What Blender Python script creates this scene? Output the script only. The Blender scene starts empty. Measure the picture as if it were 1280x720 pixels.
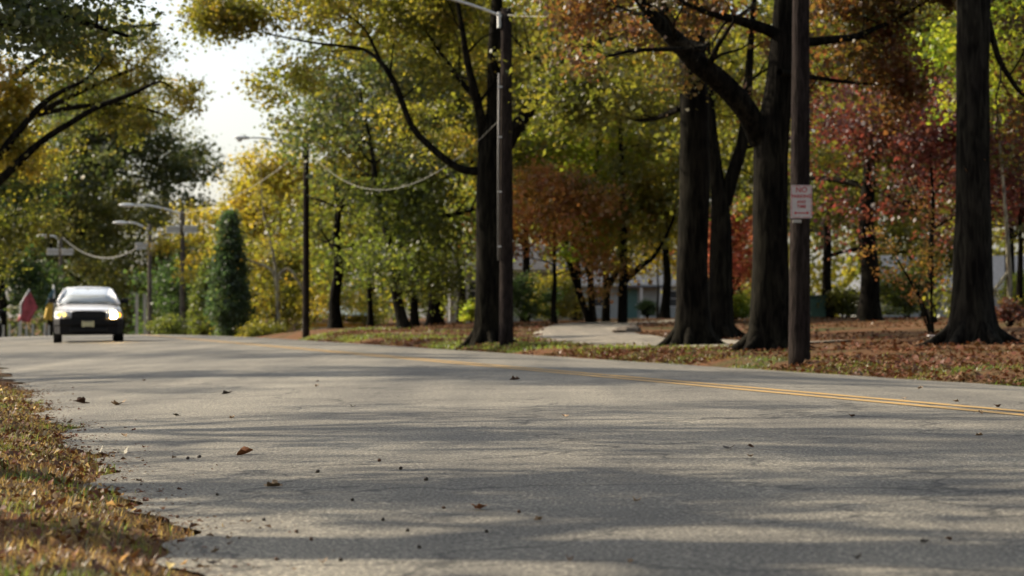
import bpy, math, random
import numpy as np
from mathutils import Vector, Matrix, noise as mnoise

# ------------------------------------------------------------------ scene frame
# metres; +Y is the way the lens looks, the road runs off at 13 degrees to the left of it
F = 3000.0; HZ = 397.0; EYE = 0.6
TH = math.atan(700 / 3000.0)
CT, ST = math.cos(TH), math.sin(TH)
S = bpy.context.scene
COL = S.collection
U0, UC, U1 = 0.67, 6.4, 11.3            # near edge, centre line, far edge of the road

def ss(a, b, x):
    t = np.clip((x - a) / (b - a), 0, 1); return t * t * (3 - 2 * t)
def uv(x, y): return x * CT + y * ST, -x * ST + y * CT
def xy(u, v): return u * CT - v * ST, u * ST + v * CT
def Zuv(u, v):
    u = np.asarray(u, float); v = np.asarray(v, float)
    near = -.12 * np.clip((UC - u) / (UC - U0), 0, 1) ** 2
    far = -.16 * np.clip((u - UC) / (U1 - UC), 0, 1) ** 2
    z = near + far
    left = .05 * ss(U0, U0 - .5, u) + .30 * ss(-1.5, -12, u)
    right = .13 * ss(U1, U1 + .7, u) + np.clip(.033 * (u - 12.0), 0, .58)
    lump = (np.sin(u * 1.9 + v * .7) + np.sin(v * 1.3 - u * .6) + np.sin(u * 3.7 - v * 2.1) * .5)
    z = z + left + right + .010 * lump * (ss(U0, U0 - .6, u) + ss(U1, U1 + .8, u))
    z = z + .20 * np.exp(-((v - 84) / 14) ** 2) * ss(11.5, 13, u) * (1 - ss(18, 26, u))
    t = np.clip(v - 81, 0, None)
    drop = np.where(t < 30, .0007 * t * t, .63 + .042 * (t - 30))
    drop = np.minimum(drop, 3.0)
    z = z - drop * (1 - ss(14, 26, u))
    return z
def Z(x, y):
    u, v = uv(x, y); return float(Zuv(u, v))
def G(px, d):
    x = (px - 640) * d / F; return (x, d, Z(x, d))
def P(px, py, d): return ((px - 640) * d / F, d, EYE - (py - HZ) * d / F)
def road_hit(px, py):
    d = 20.0
    for _ in range(60):
        x = (px - 640) * d / F
        d = .5 * d + .5 * (EYE - Z(x, d)) * F / (py - HZ)
    return ((px - 640) * d / F, d)

# ------------------------------------------------------------------ materials
MATS = {}
def newmat(name):
    m = bpy.data.materials.new(name); m.use_nodes = True
    nt = m.node_tree; nt.nodes.clear()
    return m, nt, nt.nodes, nt.links
def N(nt, t, **kw):
    n = nt.nodes.new(t)
    for k, v in kw.items(): setattr(n, k, v)
    return n
def ramp(nt, cols, pos=None):
    r = N(nt, 'ShaderNodeValToRGB'); e = r.color_ramp.elements
    k = len(cols)
    while len(e) < k: e.new(.5)
    for i, c in enumerate(cols):
        e[i].position = pos[i] if pos else i / (k - 1)
        e[i].color = (*c, 1)
    return r
def plain(name, col, rough=.6, metal=0, var=.15, scale=6, bump=0, bscale=60, coat=0, spec=.5):
    if name in MATS: return MATS[name]
    m, nt, n, l = newmat(name)
    out = N(nt, 'ShaderNodeOutputMaterial'); b = N(nt, 'ShaderNodeBsdfPrincipled')
    l.new(b.outputs[0], out.inputs[0])
    g = N(nt, 'ShaderNodeNewGeometry')
    t = N(nt, 'ShaderNodeTexNoise'); t.inputs['Scale'].default_value = scale; t.inputs['Detail'].default_value = 5
    l.new(g.outputs['Position'], t.inputs['Vector'])
    r = ramp(nt, [tuple(c * (1 - var) for c in col), tuple(min(1, c * (1 + var)) for c in col)], [.3, .7])
    l.new(t.outputs['Fac'], r.inputs[0]); l.new(r.outputs[0], b.inputs['Base Color'])
    b.inputs['Roughness'].default_value = rough; b.inputs['Metallic'].default_value = metal
    b.inputs['Coat Weight'].default_value = coat; b.inputs['Specular IOR Level'].default_value = spec
    if bump:
        t2 = N(nt, 'ShaderNodeTexNoise'); t2.inputs['Scale'].default_value = bscale
        l.new(g.outputs['Position'], t2.inputs['Vector'])
        bp = N(nt, 'ShaderNodeBump'); bp.inputs['Strength'].default_value = bump; bp.inputs['Distance'].default_value = .01
        l.new(t2.outputs['Fac'], bp.inputs['Height']); l.new(bp.outputs[0], b.inputs['Normal'])
    MATS[name] = m; return m
def leafmat(name, cols, trans=.55, nscale=.7, boost=2.3):
    if name in MATS: return MATS[name]
    m, nt, n, l = newmat(name)
    out = N(nt, 'ShaderNodeOutputMaterial'); g = N(nt, 'ShaderNodeNewGeometry')
    t = N(nt, 'ShaderNodeTexNoise'); t.inputs['Scale'].default_value = nscale; t.inputs['Detail'].default_value = 2
    l.new(g.outputs['Position'], t.inputs['Vector'])
    mr = N(nt, 'ShaderNodeMapRange'); mr.inputs['From Min'].default_value = .3; mr.inputs['From Max'].default_value = .7
    l.new(t.outputs['Fac'], mr.inputs['Value'])
    mx = N(nt, 'ShaderNodeMix'); mx.inputs[0].default_value = .5
    l.new(g.outputs['Random Per Island'], mx.inputs[2]); l.new(mr.outputs[0], mx.inputs[3])
    r = ramp(nt, cols); l.new(mx.outputs[0], r.inputs[0])
    d = N(nt, 'ShaderNodeBsdfDiffuse'); tr = N(nt, 'ShaderNodeBsdfTranslucent')
    l.new(r.outputs[0], d.inputs['Color'])
    mul = N(nt, 'ShaderNodeMix', data_type='RGBA', blend_type='MULTIPLY'); mul.inputs[0].default_value = 1
    mul.inputs[7].default_value = (boost, boost, boost * .65, 1)
    l.new(r.outputs[0], mul.inputs[6]); l.new(mul.outputs[2], tr.inputs['Color'])
    s1 = N(nt, 'ShaderNodeMixShader'); s1.inputs[0].default_value = trans
    l.new(d.outputs[0], s1.inputs[1]); l.new(tr.outputs[0], s1.inputs[2])
    gl = N(nt, 'ShaderNodeBsdfGlossy'); gl.inputs['Roughness'].default_value = .45; gl.inputs['Color'].default_value = (.8, .8, .8, 1)
    s2 = N(nt, 'ShaderNodeMixShader'); s2.inputs[0].default_value = .04
    l.new(s1.outputs[0], s2.inputs[1]); l.new(gl.outputs[0], s2.inputs[2])
    l.new(s2.outputs[0], out.inputs[0])
    MATS[name] = m; return m
def barkmat(name, a, b_, sc=1.0):
    if name in MATS: return MATS[name]
    m, nt, n, l = newmat(name)
    out = N(nt, 'ShaderNodeOutputMaterial'); b = N(nt, 'ShaderNodeBsdfPrincipled'); l.new(b.outputs[0], out.inputs[0])
    g = N(nt, 'ShaderNodeNewGeometry'); mp = N(nt, 'ShaderNodeMapping'); mp.inputs['Scale'].default_value = (14 * sc, 14 * sc, 2.2 * sc)
    l.new(g.outputs['Position'], mp.inputs[0])
    t = N(nt, 'ShaderNodeTexNoise'); t.inputs['Scale'].default_value = 1; t.inputs['Detail'].default_value = 6; t.inputs['Distortion'].default_value = .8
    l.new(mp.outputs[0], t.inputs['Vector'])
    r = ramp(nt, [a, b_], [.38, .66]); l.new(t.outputs['Fac'], r.inputs[0])
    t3 = N(nt, 'ShaderNodeTexNoise'); t3.inputs['Scale'].default_value = 1.3; t3.inputs['Detail'].default_value = 3
    l.new(g.outputs['Position'], t3.inputs['Vector'])
    r3 = ramp(nt, [(.75, .75, .72), (1.25, 1.3, 1.1)], [.35, .65]); l.new(t3.outputs['Fac'], r3.inputs[0])
    mul = N(nt, 'ShaderNodeMix', data_type='RGBA', blend_type='MULTIPLY'); mul.inputs[0].default_value = 1
    l.new(r.outputs[0], mul.inputs[6]); l.new(r3.outputs[0], mul.inputs[7]); l.new(mul.outputs[2], b.inputs['Base Color'])
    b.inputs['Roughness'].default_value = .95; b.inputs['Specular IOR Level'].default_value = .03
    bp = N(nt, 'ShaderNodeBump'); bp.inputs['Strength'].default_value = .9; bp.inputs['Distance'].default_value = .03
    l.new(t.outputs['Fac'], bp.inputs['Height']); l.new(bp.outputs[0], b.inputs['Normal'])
    MATS[name] = m; return m

# ------------------------------------------------------------------ object helpers
def link(name, me, mat=None, parent=None, **props):
    o = bpy.data.objects.new(name, me); COL.objects.link(o)
    if mat is not None and me is not None and not me.materials: me.materials.append(mat)
    if parent is not None: o.parent = parent
    for k, v in props.items():
        if v is not None: o[k] = v
    return o
def empty(name, loc, label, cat, group=None, rz=0):
    o = link(name, None, label=label, category=cat, group=group)
    o.location = loc; o.rotation_euler = (0, 0, rz); o.empty_display_size = .1
    return o
def mesh_np(name, V, FA, smooth=False):
    """V (n,3) array, FA list of faces or (m,k) array"""
    me = bpy.data.meshes.new(name)
    V = np.asarray(V, np.float32)
    if isinstance(FA, np.ndarray):
        m, k = FA.shape
        me.vertices.add(len(V)); me.vertices.foreach_set('co', V.ravel())
        me.loops.add(m * k); me.loops.foreach_set('vertex_index', FA.astype(np.int32).ravel())
        me.polygons.add(m); me.polygons.foreach_set('loop_start', np.arange(0, m * k, k, dtype=np.int32))
        me.update(calc_edges=True); me.validate()
    else:
        me.from_pydata([tuple(map(float, v)) for v in V], [], FA); me.update()
    if smooth: me.polygons.foreach_set('use_smooth', [True] * len(me.polygons))
    return me
class MB:
    """collects shapes into one mesh"""
    def __init__(s): s.v = []; s.f = []
    def raw(s, V, Fs):
        o = len(s.v); s.v += [tuple(map(float, v)) for v in V]; s.f += [tuple(i + o for i in f) for f in Fs]; return s
    def box(s, c, d, rz=0, bev=0, M=None):
        x, y, z = d[0] / 2, d[1] / 2, d[2] / 2
        if bev <= 0:
            V = [(a * x, b * y, e * z) for a in (-1, 1) for b in (-1, 1) for e in (-1, 1)]
            Fs = [(0, 1, 3, 2), (4, 6, 7, 5), (0, 4, 5, 1), (2, 3, 7, 6), (0, 2, 6, 4), (1, 5, 7, 3)]
        else:
            b_ = min(bev, x * .9, y * .9, z * .9); V = []; Fs = []
            ring = lambda xx, yy, zz: [(-xx + b_, -yy, zz), (xx - b_, -yy, zz), (xx, -yy + b_, zz), (xx, yy - b_, zz), (xx - b_, yy, zz), (-xx + b_, yy, zz), (-xx, yy - b_, zz), (-xx, -yy + b_, zz)]
            for xx, yy, zz in ((x - b_, y - b_, -z), (x, y, -z + b_), (x, y, z - b_), (x - b_, y - b_, z)): V += ring(xx, yy, zz) if (xx == x) else [(p[0], p[1], zz) for p in ring(xx, yy, zz)]
            for k in range(3):
                for i in range(8): Fs.append((k * 8 + i, k * 8 + (i + 1) % 8, k * 8 + 8 + (i + 1) % 8, k * 8 + 8 + i))
            Fs += [tuple(range(7, -1, -1)), tuple(range(24, 32))]
        R = Matrix.Rotation(rz, 3, 'Z') if M is None else M
        V = [tuple(R @ Vector(v) + Vector(c)) for v in V]
        return s.raw(V, Fs)
    def tube(s, pts, rad, n=8, caps=True):
        V, Fs = tube_arr(pts, rad, n); 
        if caps: Fs = Fs + [tuple(range(n - 1, -1, -1)), tuple(range(len(V) - n, len(V)))]
        return s.raw(V, Fs)
    def lathe(s, prof, n=16, c=(0, 0, 0), axis='Z'):
        V = []
        for r, z in prof:
            for i in range(n):
                a = 2 * math.pi * i / n
                p = (r * math.cos(a), r * math.sin(a), z)
                if axis == 'X': p = (p[2], p[0], p[1])
                if axis == 'Y': p = (p[0], p[2], p[1])
                V.append((p[0] + c[0], p[1] + c[1], p[2] + c[2]))
        Fs = [(k * n + i, k * n + (i + 1) % n, (k + 1) * n + (i + 1) % n, (k + 1) * n + i) for k in range(len(prof) - 1) for i in range(n)]
        Fs += [tuple(range(n - 1, -1, -1)), tuple(range(len(V) - n, len(V)))]
        return s.raw(V, Fs)
    def prism(s, poly, y0, y1):
        n = len(poly); V = [(x, y0, z) for x, z in poly] + [(x, y1, z) for x, z in poly]
        return s.raw(V, [tuple(range(n)), tuple(range(2 * n - 1, n - 1, -1))] + [(i, n + i, n + (i + 1) % n, (i + 1) % n) for i in range(n)])
    def build(s, name, mat, parent=None, smooth=False, **props):
        return link(name, mesh_np(name, s.v, s.f, smooth), mat, parent, **props)
def tube_arr(pts, rad, n=8, rough=0, seed=0, flare=None):
    P_ = [Vector(p) for p in pts]; k = len(P_)
    if not hasattr(rad, '__len__'): rad = [rad] * k
    V = []; up = None
    for i in range(k):
        t = (P_[min(i + 1, k - 1)] - P_[max(i - 1, 0)])
        if t.length < 1e-6: t = Vector((0, 0, 1))
        t.normalize()
        if up is None:
            a = Vector((1, 0, 0)) if abs(t.x) < .8 else Vector((0, 1, 0))
            up = (a - t * a.dot(t)).normalized()
        else:
            up = up - t * up.dot(t)
            up.normalize()
        w = t.cross(up)
        for j in range(n):
            a = 2 * math.pi * j / n
            r = rad[i]
            if rough: r *= 1 + rough * mnoise.noise(Vector((math.cos(a) * 2.2 + seed, math.sin(a) * 2.2, P_[i].z * .8))) + rough * .5 * mnoise.noise(Vector((math.cos(a) * 6 + seed, math.sin(a) * 6, P_[i].z * 2.5)))
            if flare:
                h = P_[i].z - P_[0].z
                e = math.exp(-max(h, 0) / flare[1])
                r *= 1 + flare[0] * e * (.65 + .75 * max(0, math.sin(a * flare[2] + seed)) ** 1.2)
            V.append(tuple(P_[i] + (up * math.cos(a) + w * math.sin(a)) * r))
    Fs = [(i * n + j, i * n + (j + 1) % n, (i + 1) * n + (j + 1) % n, (i + 1) * n + j) for i in range(k - 1) for j in range(n)]
    return V, Fs
def smooth_path(pts, sub=4):
    P_ = [Vector(p) for p in pts]; out = []
    for i in range(len(P_) - 1):
        a, b, c, d = P_[max(i - 1, 0)], P_[i], P_[i + 1], P_[min(i + 2, len(P_) - 1)]
        for s in range(sub):
            t = s / sub
            out.append(.5 * ((2 * b) + (c - a) * t + (2 * a - 5 * b + 4 * c - d) * t * t + (3 * b - a - 3 * c + d) * t ** 3))
    out.append(P_[-1]); return out
def lerp_list(vals, sub=4):
    out = []
    for i in range(len(vals) - 1):
        for s in range(sub): out.append(vals[i] + (vals[i + 1] - vals[i]) * s / sub)
    return out + [vals[-1]]

# leaf-sized faces: centres (n,3) -> mesh arrays
def leaf_mesh(name, C, size, rng, flat=0.0, jitter=.35, droop=0):
    n = len(C)
    a = rng.normal(size=(n, 3)); a[:, 2] = a[:, 2] * (1 - flat) - droop
    a /= np.linalg.norm(a, axis=1)[:, None] + 1e-9
    b = rng.normal(size=(n, 3)); b[:, 2] *= (1 - flat)
    b -= a * (a * b).sum(1)[:, None]; b /= np.linalg.norm(b, axis=1)[:, None] + 1e-9
    nrm = np.cross(a, b)
    L = (size * (1 + jitter * rng.normal(size=n))).clip(size * .4, size * 2)[:, None]
    W = L * rng.uniform(.32, .5, size=(n, 1)); fold = L * rng.uniform(-.18, .18, size=(n, 1))
    V = np.empty((n, 4, 3)); V[:, 0] = C - a * L * .5; V[:, 1] = C + b * W + nrm * fold; V[:, 2] = C + a * L * .5; V[:, 3] = C - b * W + nrm * fold
    Fq = np.arange(n * 4).reshape(n, 4)
    T = np.concatenate([Fq[:, [0, 1, 2]], Fq[:, [0, 2, 3]]])
    return mesh_np(name, V.reshape(-1, 3), T)

# ------------------------------------------------------------------ palettes
PAL = {
 'green':    [(.030, .044, .012), (.056, .075, .015), (.095, .11, .02), (.16, .145, .025)],
 'darkgreen':[(.016, .032, .012), (.026, .05, .016), (.042, .07, .02), (.065, .085, .025)],
 'bluegreen':[(.016, .034, .017), (.026, .052, .024), (.042, .07, .028), (.08, .095, .035)],
 'dullgreen':[(.025, .04, .016), (.045, .062, .022), (.07, .078, .026), (.12, .09, .03)],
 'olive':    [(.035, .045, .01), (.065, .075, .014), (.11, .105, .018), (.16, .12, .02)],
 'oak':      [(.045, .062, .012), (.09, .098, .016), (.14, .135, .019), (.19, .15, .022), (.21, .12, .024)],
 'yellow':   [(.09, .10, .015), (.17, .155, .02), (.25, .19, .022), (.29, .16, .022)],
 'bright':   [(.07, .12, .015), (.14, .19, .02), (.25, .25, .03), (.34, .28, .04)],
 'orange':   [(.10, .10, .02), (.20, .12, .03), (.27, .115, .04), (.26, .085, .035)],
 'russet':   [(.045, .05, .012), (.075, .06, .014), (.11, .05, .02), (.15, .055, .024)],
 'red':      [(.035, .035, .013), (.055, .022, .016), (.085, .018, .019), (.12, .035, .024)],
 'pink':     [(.14, .05, .03), (.24, .06, .055), (.28, .11, .07), (.24, .16, .04)],
 'gold':     [(.09, .10, .02), (.19, .16, .02), (.29, .20, .025), (.33, .17, .03)],
 'litter':   [(.042, .019, .012), (.09, .031, .016), (.14, .047, .023), (.15, .09, .045), (.07, .032, .016), (.28, .22, .15)],
}
def LM(k): return leafmat('leaf_' + k, PAL[k])
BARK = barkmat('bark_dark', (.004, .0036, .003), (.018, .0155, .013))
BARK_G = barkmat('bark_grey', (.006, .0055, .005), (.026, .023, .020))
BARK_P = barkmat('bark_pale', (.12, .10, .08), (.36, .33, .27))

# ------------------------------------------------------------------ trees
class Tree:
    def __init__(s, seed): s.T = MB(); s.tips = []; s.rng = random.Random(seed); s.np = np.random.default_rng(seed); s.seed = seed
    def limb(s, pts, rads, n=10, rough=.12, sub=4, flare=None):
        p = smooth_path(pts, sub); r = lerp_list(rads, sub)
        V, Fs = tube_arr(p, r, n, rough, s.seed * 3.1, flare); s.T.raw(V, Fs + [tuple(range(len(V) - n, len(V)))]); return p, r
    def grow(s, p, d, L, r, depth):
        rg = s.rng; d = Vector(d).normalized(); pts = [Vector(p)]; k = 4
        dirs = []
        for i in range(k):
            d = (d + Vector((rg.gauss(0, .2), rg.gauss(0, .2), rg.gauss(.03, .16)))).normalized()
            pts.append(pts[-1] + d * L / k); dirs.append(d.copy())
        rad = [r * (1 - .65 * i / k) for i in range(k + 1)]
        V, Fs = tube_arr(pts, rad, 6 if r > .03 else 4); s.T.raw(V, Fs)
        if depth <= 0:
            s.tips += [tuple(pts[-1]), tuple(pts[-2])]; return
        for i in range(1, k + 1):
            for _ in range(1 if i < k else 2):
                if i < k and rg.random() < .25: continue
                q = dirs[i - 1]; side = Vector((rg.gauss(0, 1), rg.gauss(0, 1), rg.gauss(0, .5))); side -= q * side.dot(q); side.normalize()
                s.grow(pts[i], q * .75 + side * .75, L * rg.uniform(.5, .72), rad[i] * .6, depth - 1)
    def twigs(s, path, rads, count, L, depth=1, start=.3):
        m = len(path)
        for i in range(count):
            k = int((start + (1 - start) * (i + s.rng.random()) / count) * (m - 1)); k = min(k, m - 1)
            t = (path[min(k + 1, m - 1)] - path[max(k - 1, 0)]).normalized()
            side = Vector((s.rng.gauss(0, 1), s.rng.gauss(0, 1), s.rng.gauss(.25, .7))); side -= t * side.dot(t) * .6; side.normalize()
            s.grow(path[k], side + t * .5, L * s.rng.uniform(.6, 1.25), max(rads[k] * .4, .012), depth)
    def ellip(s, c, r, count, shell=.55, zmin=None):
        """extra clump centres in an uneven crown"""
        g = s.np; d = g.normal(size=(count, 3)); d /= np.linalg.norm(d, axis=1)[:, None]
        rad = g.uniform(shell, 1.0, size=(count, 1)) ** .7
        lump = np.array([1 + .28 * mnoise.noise(Vector((x * 1.7 + s.seed, y * 1.7, z * 1.7))) * 1.6 for x, y, z in d])[:, None]
        C = np.array(c) + d * rad * lump * np.array(r)
        if zmin is not None: C = C[C[:, 2] > zmin]
        s.tips += [tuple(q) for q in C]
    def finish(s, name, label, pal, n, size, sig=.38, group=None, cat='tree', bark=None, loc=None, flat=.25, drop=0):
        tips = np.array(s.tips); g = s.np
        if getattr(s, 'cut', None) is not None:      # the lens side of these crowns is thin: the limbs stand bare in front
            kp = (tips[:, 1] > s.cut) | (tips[:, 2] > 8.2) | (g.uniform(size=len(tips)) < .03); tips = tips[kp]
        loc = Vector(loc)
        root = empty(name, loc, label, cat, group)
        n = int(n * 1.35); size *= .84
        w = g.uniform(.25, 1.0, size=len(tips)) ** 2; w /= w.sum()
        idx = g.choice(len(tips), size=n, p=w)
        sg = np.array([sig, sig, sig * .62]) * g.uniform(.6, 1.3, size=(len(tips), 1))
        C = tips[idx] + g.normal(size=(n, 3)) * sg[idx] - np.array(loc)
        C = C[C[:, 2] > .15]
        s.T.v = [(a - loc.x, b - loc.y, c - loc.z) for a, b, c in s.T.v]
        s.T.build('trunk', bark or BARK, root, smooth=True)
        link('crown', leaf_mesh('crown', C, size, g, flat=flat, jitter=.42, droop=drop), LM(pal), root)
        return root

def auto_tree(name, label, px, d, H, R, cb, pal, n, size, tr=.25, seed=1, lean=0, group=None, bark=None, sig=.45, fill=.5, loc=None, limbs=9, cat='tree', flat=.25, zfill=None):
    b = Vector(loc if loc else G(px, d)); t = Tree(seed); rg = t.rng
    k = 7; pts = [b + Vector((0, 0, -.15))]
    for i in range(1, k + 1):
        f = i / k; pts.append(b + Vector((lean * f * H * .8 + rg.gauss(0, .05) * H * .1, rg.gauss(0, .05) * H * .1, H * .82 * f)))
    rads = [tr * (1 - .82 * (i / k) ** .9) for i in range(k + 1)]
    path, rr = t.limb(pts, rads, 12 if tr > .2 else 8, .1, 4, (.55, .35, 5))
    m = len(path)
    for i in range(limbs):
        f = (i + rg.random()) / limbs; z = cb * .8 + (H * .78 - cb * .8) * f; q = min(m - 2, max(1, int(z / (H * .82) * (m - 1))))
        a = i * 2.4 + rg.gauss(0, .4); el = .35 + .6 * f
        prof = math.sin(math.pi * min(1, max(.15, .25 + .65 * f)))
        L = R * (.75 + .3 * rg.random()) * max(.45, prof)
        t.grow(path[q], (math.cos(a) * math.cos(el), math.sin(a) * math.cos(el), math.sin(el)), L, rr[q] * .55, 2)
    zc = b.z + (cb + H) / 2 + .2
    cnt = int(fill * 90)
    if cnt: t.ellip((path[-1].x * .5 + b.x * .5, b.y, zc), (R, R, (H - cb) / 2), cnt, .35)
    return t.finish(name, label, pal, n, size, sig, group, cat, bark, b, flat)

# ------------------------------------------------------------------ ground, road, markings, drive
def lines(*seg):
    out = []
    for a, b, st in seg: out += list(np.arange(a, b - 1e-6, st))
    return out
VL = np.array(lines((-300, -60, 40), (-60, -10, 5), (-10, 90, .5), (90, 150, 2), (150, 300, 10), (300, 3001, 150)))
def grid_mesh(name, U, V, zf):
    UU, VV = np.meshgrid(U, V); X, Y = xy(UU, VV); Zz = zf(UU, VV)
    nu, nv = len(U), len(V); i = np.arange(nu - 1)[None, :] + nu * np.arange(nv - 1)[:, None]
    Fq = np.stack([i, i + 1, i + 1 + nu, i + nu], -1).reshape(-1, 4)
    return mesh_np(name, np.stack([X, Y, Zz], -1).reshape(-1, 3), Fq, True)
UG = np.array(lines((-1500, -100, 200), (-100, -20, 10), (-20, -4, 1), (-4, .37, .2)) + [.37, .52, .67, .95, 3, 6, 8, 11.0, 11.3, 11.45, 11.6, 11.8, 12.0] + lines((12.3, 30, .4), (30, 60, 2), (60, 160, 10), (160, 1600, 200)))
def zg(u, v): return Zuv(u, v) - .05 * ((u > .8) & (u < 11.2))

def ground_material():
    m, nt, n, l = newmat('lawn')
    out = N(nt, 'ShaderNodeOutputMaterial'); b = N(nt, 'ShaderNodeBsdfPrincipled'); l.new(b.outputs[0], out.inputs[0])
    g = N(nt, 'ShaderNodeNewGeometry')
    t1 = N(nt, 'ShaderNodeTexNoise'); t1.inputs['Scale'].default_value = .35; t1.inputs['Detail'].default_value = 6; t1.inputs['Roughness'].default_value = .7
    t2 = N(nt, 'ShaderNodeTexNoise'); t2.inputs['Scale'].default_value = 14; t2.inputs['Detail'].default_value = 4
    l.new(g.outputs['Position'], t1.inputs['Vector']); l.new(g.outputs['Position'], t2.inputs['Vector'])
    r1 = ramp(nt, [(.045, .055, .018), (.10, .056, .027), (.14, .066, .031)], [.36, .48, .62])
    r2 = ramp(nt, [(.5, .5, .5), (1.35, 1.3, 1.2)], [.3, .7])
    l.new(t1.outputs['Fac'], r1.inputs[0]); l.new(t2.outputs['Fac'], r2.inputs[0])
    mul = N(nt, 'ShaderNodeMix', data_type='RGBA', blend_type='MULTIPLY'); mul.inputs[0].default_value = 1
    l.new(r1.outputs[0], mul.inputs[6]); l.new(r2.outputs[0], mul.inputs[7]); l.new(mul.outputs[2], b.inputs['Base Color'])
    b.inputs['Roughness'].default_value = 1; b.inputs['Specular IOR Level'].default_value = .1
    bp = N(nt, 'ShaderNodeBump'); bp.inputs['Strength'].default_value = 1; bp.inputs['Distance'].default_value = .05
    l.new(t2.outputs['Fac'], bp.inputs['Height']); l.new(bp.outputs[0], b.inputs['Normal'])
    return m
def asphalt_material(name, a, b_, wet=.62):
    m, nt, n, l = newmat(name)
    out = N(nt, 'ShaderNodeOutputMaterial'); b = N(nt, 'ShaderNodeBsdfPrincipled'); l.new(b.outputs[0], out.inputs[0])
    g = N(nt, 'ShaderNodeNewGeometry')
    t1 = N(nt, 'ShaderNodeTexNoise'); t1.inputs['Scale'].default_value = 75; t1.inputs['Detail'].default_value = 3; t1.inputs['Roughness'].default_value = .7
    t2 = N(nt, 'ShaderNodeTexNoise'); t2.inputs['Scale'].default_value = .55; t2.inputs['Detail'].default_value = 6; t2.inputs['Roughness'].default_value = .65
    t4 = N(nt, 'ShaderNodeTexVoronoi'); t4.inputs['Scale'].default_value = 70
    for q in (t1, t2, t4): l.new(g.outputs['Position'], q.inputs['Vector'])
    # wheel tracks and patching run along the road
    mp = N(nt, 'ShaderNodeMapping'); mp.inputs['Rotation'].default_value = (0, 0, -TH); mp.inputs['Scale'].default_value = (1.4, .05, 1)
    l.new(g.outputs['Position'], mp.inputs[0])
    t3 = N(nt, 'ShaderNodeTexNoise'); t3.inputs['Scale'].default_value = 1; t3.inputs['Detail'].default_value = 4; l.new(mp.outputs[0], t3.inputs['Vector'])
    r1 = ramp(nt, [tuple(c * .5 for c in a), a, b_, tuple(min(.7, c * 2.6) for c in b_)], [.36, .47, .56, .70]); l.new(t1.outputs['Fac'], r1.inputs[0])
    r2 = ramp(nt, [(.70, .70, .70), (1.2, 1.2, 1.18)], [.32, .66]); l.new(t2.outputs['Fac'], r2.inputs[0])
    r3 = ramp(nt, [(.76, .76, .77), (1.14, 1.13, 1.11)], [.36, .62]); l.new(t3.outputs['Fac'], r3.inputs[0])
    r4 = ramp(nt, [(1.3, 1.28, 1.22), (.85, .85, .85)], [.0, .5]); l.new(t4.outputs['Distance'], r4.inputs[0])
    prev = r1.outputs[0]
    for r in (r2, r3, r4):
        mul = N(nt, 'ShaderNodeMix', data_type='RGBA', blend_type='MULTIPLY'); mul.inputs[0].default_value = 1
        l.new(prev, mul.inputs[6]); l.new(r.outputs[0], mul.inputs[7]); prev = mul.outputs[2]
    # hairline cracks
    v = N(nt, 'ShaderNodeTexVoronoi', feature='DISTANCE_TO_EDGE'); v.inputs['Scale'].default_value = .42
    wn = N(nt, 'ShaderNodeTexNoise'); wn.inputs['Scale'].default_value = 1.8; wn.inputs['Detail'].default_value = 5
    l.new(g.outputs['Position'], wn.inputs['Vector'])
    va = N(nt, 'ShaderNodeMix', data_type='RGBA', blend_type='ADD'); va.inputs[0].default_value = .9
    l.new(g.outputs['Position'], va.inputs[6]); l.new(wn.outputs['Color'], va.inputs[7]); l.new(va.outputs[2], v.inputs['Vector'])
    rc = ramp(nt, [(.32, .32, .32), (1, 1, 1)], [.002, .010]); l.new(v.outputs['Distance'], rc.inputs[0])
    mul = N(nt, 'ShaderNodeMix', data_type='RGBA', blend_type='MULTIPLY'); mul.inputs[0].default_value = 1
    l.new(prev, mul.inputs[6]); l.new(rc.outputs[0], mul.inputs[7]); l.new(mul.outputs[2], b.inputs['Base Color'])
    b.inputs['Roughness'].default_value = wet; b.inputs['Specular IOR Level'].default_value = .35
    bp = N(nt, 'ShaderNodeBump'); bp.inputs['Strength'].default_value = .7; bp.inputs['Distance'].default_value = .006
    l.new(t1.outputs['Fac'], bp.inputs['Height']); l.new(bp.outputs[0], b.inputs['Normal'])
    return m
GROUNDM = ground_material()
link('ground', grid_mesh('ground', UG, VL, zg), GROUNDM, kind='structure')

UR = np.array([.67, .85, 1.3, 2, 2.7, 3.4, 4.1, 4.8, 5.5, 6.0, 6.22, 6.33, 6.47, 6.58, 6.9, 7.6, 8.3, 9, 9.7, 10.4, 10.9, 11.15, 11.3])
VR = np.array(lines((-60, -10, 5), (-10, 30, .1), (30, 90, .5), (90, 150, 2), (150, 301, 10)))
rng0 = np.random.default_rng(3)
wob = lambda v, s: .07 * np.sin(v * 1.7 + s) + .05 * np.sin(v * 4.1 + 2 * s) + .035 * np.sin(v * 9.7 + s)
def road_mesh():
    UU, VV = np.meshgrid(UR, VR)
    Zr = Zuv(UU, VV) + .012
    UU = UU.copy(); UU[:, 0] += wob(VV[:, 0], 0); UU[:, -1] += wob(VV[:, 0], 2) * .6
    X, Y = xy(UU, VV); nu, nv = len(UR), len(VR)
    i = np.arange(nu - 1)[None, :] + nu * np.arange(nv - 1)[:, None]
    Fq = np.stack([i, i + 1, i + 1 + nu, i + nu], -1).reshape(-1, 4)
    return mesh_np('road', np.stack([X, Y, Zr], -1).reshape(-1, 3), Fq, True)
link('road', road_mesh(), asphalt_material('asphalt', (.125, .116, .096), (.238, .220, .182), .75), kind='structure')

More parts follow.
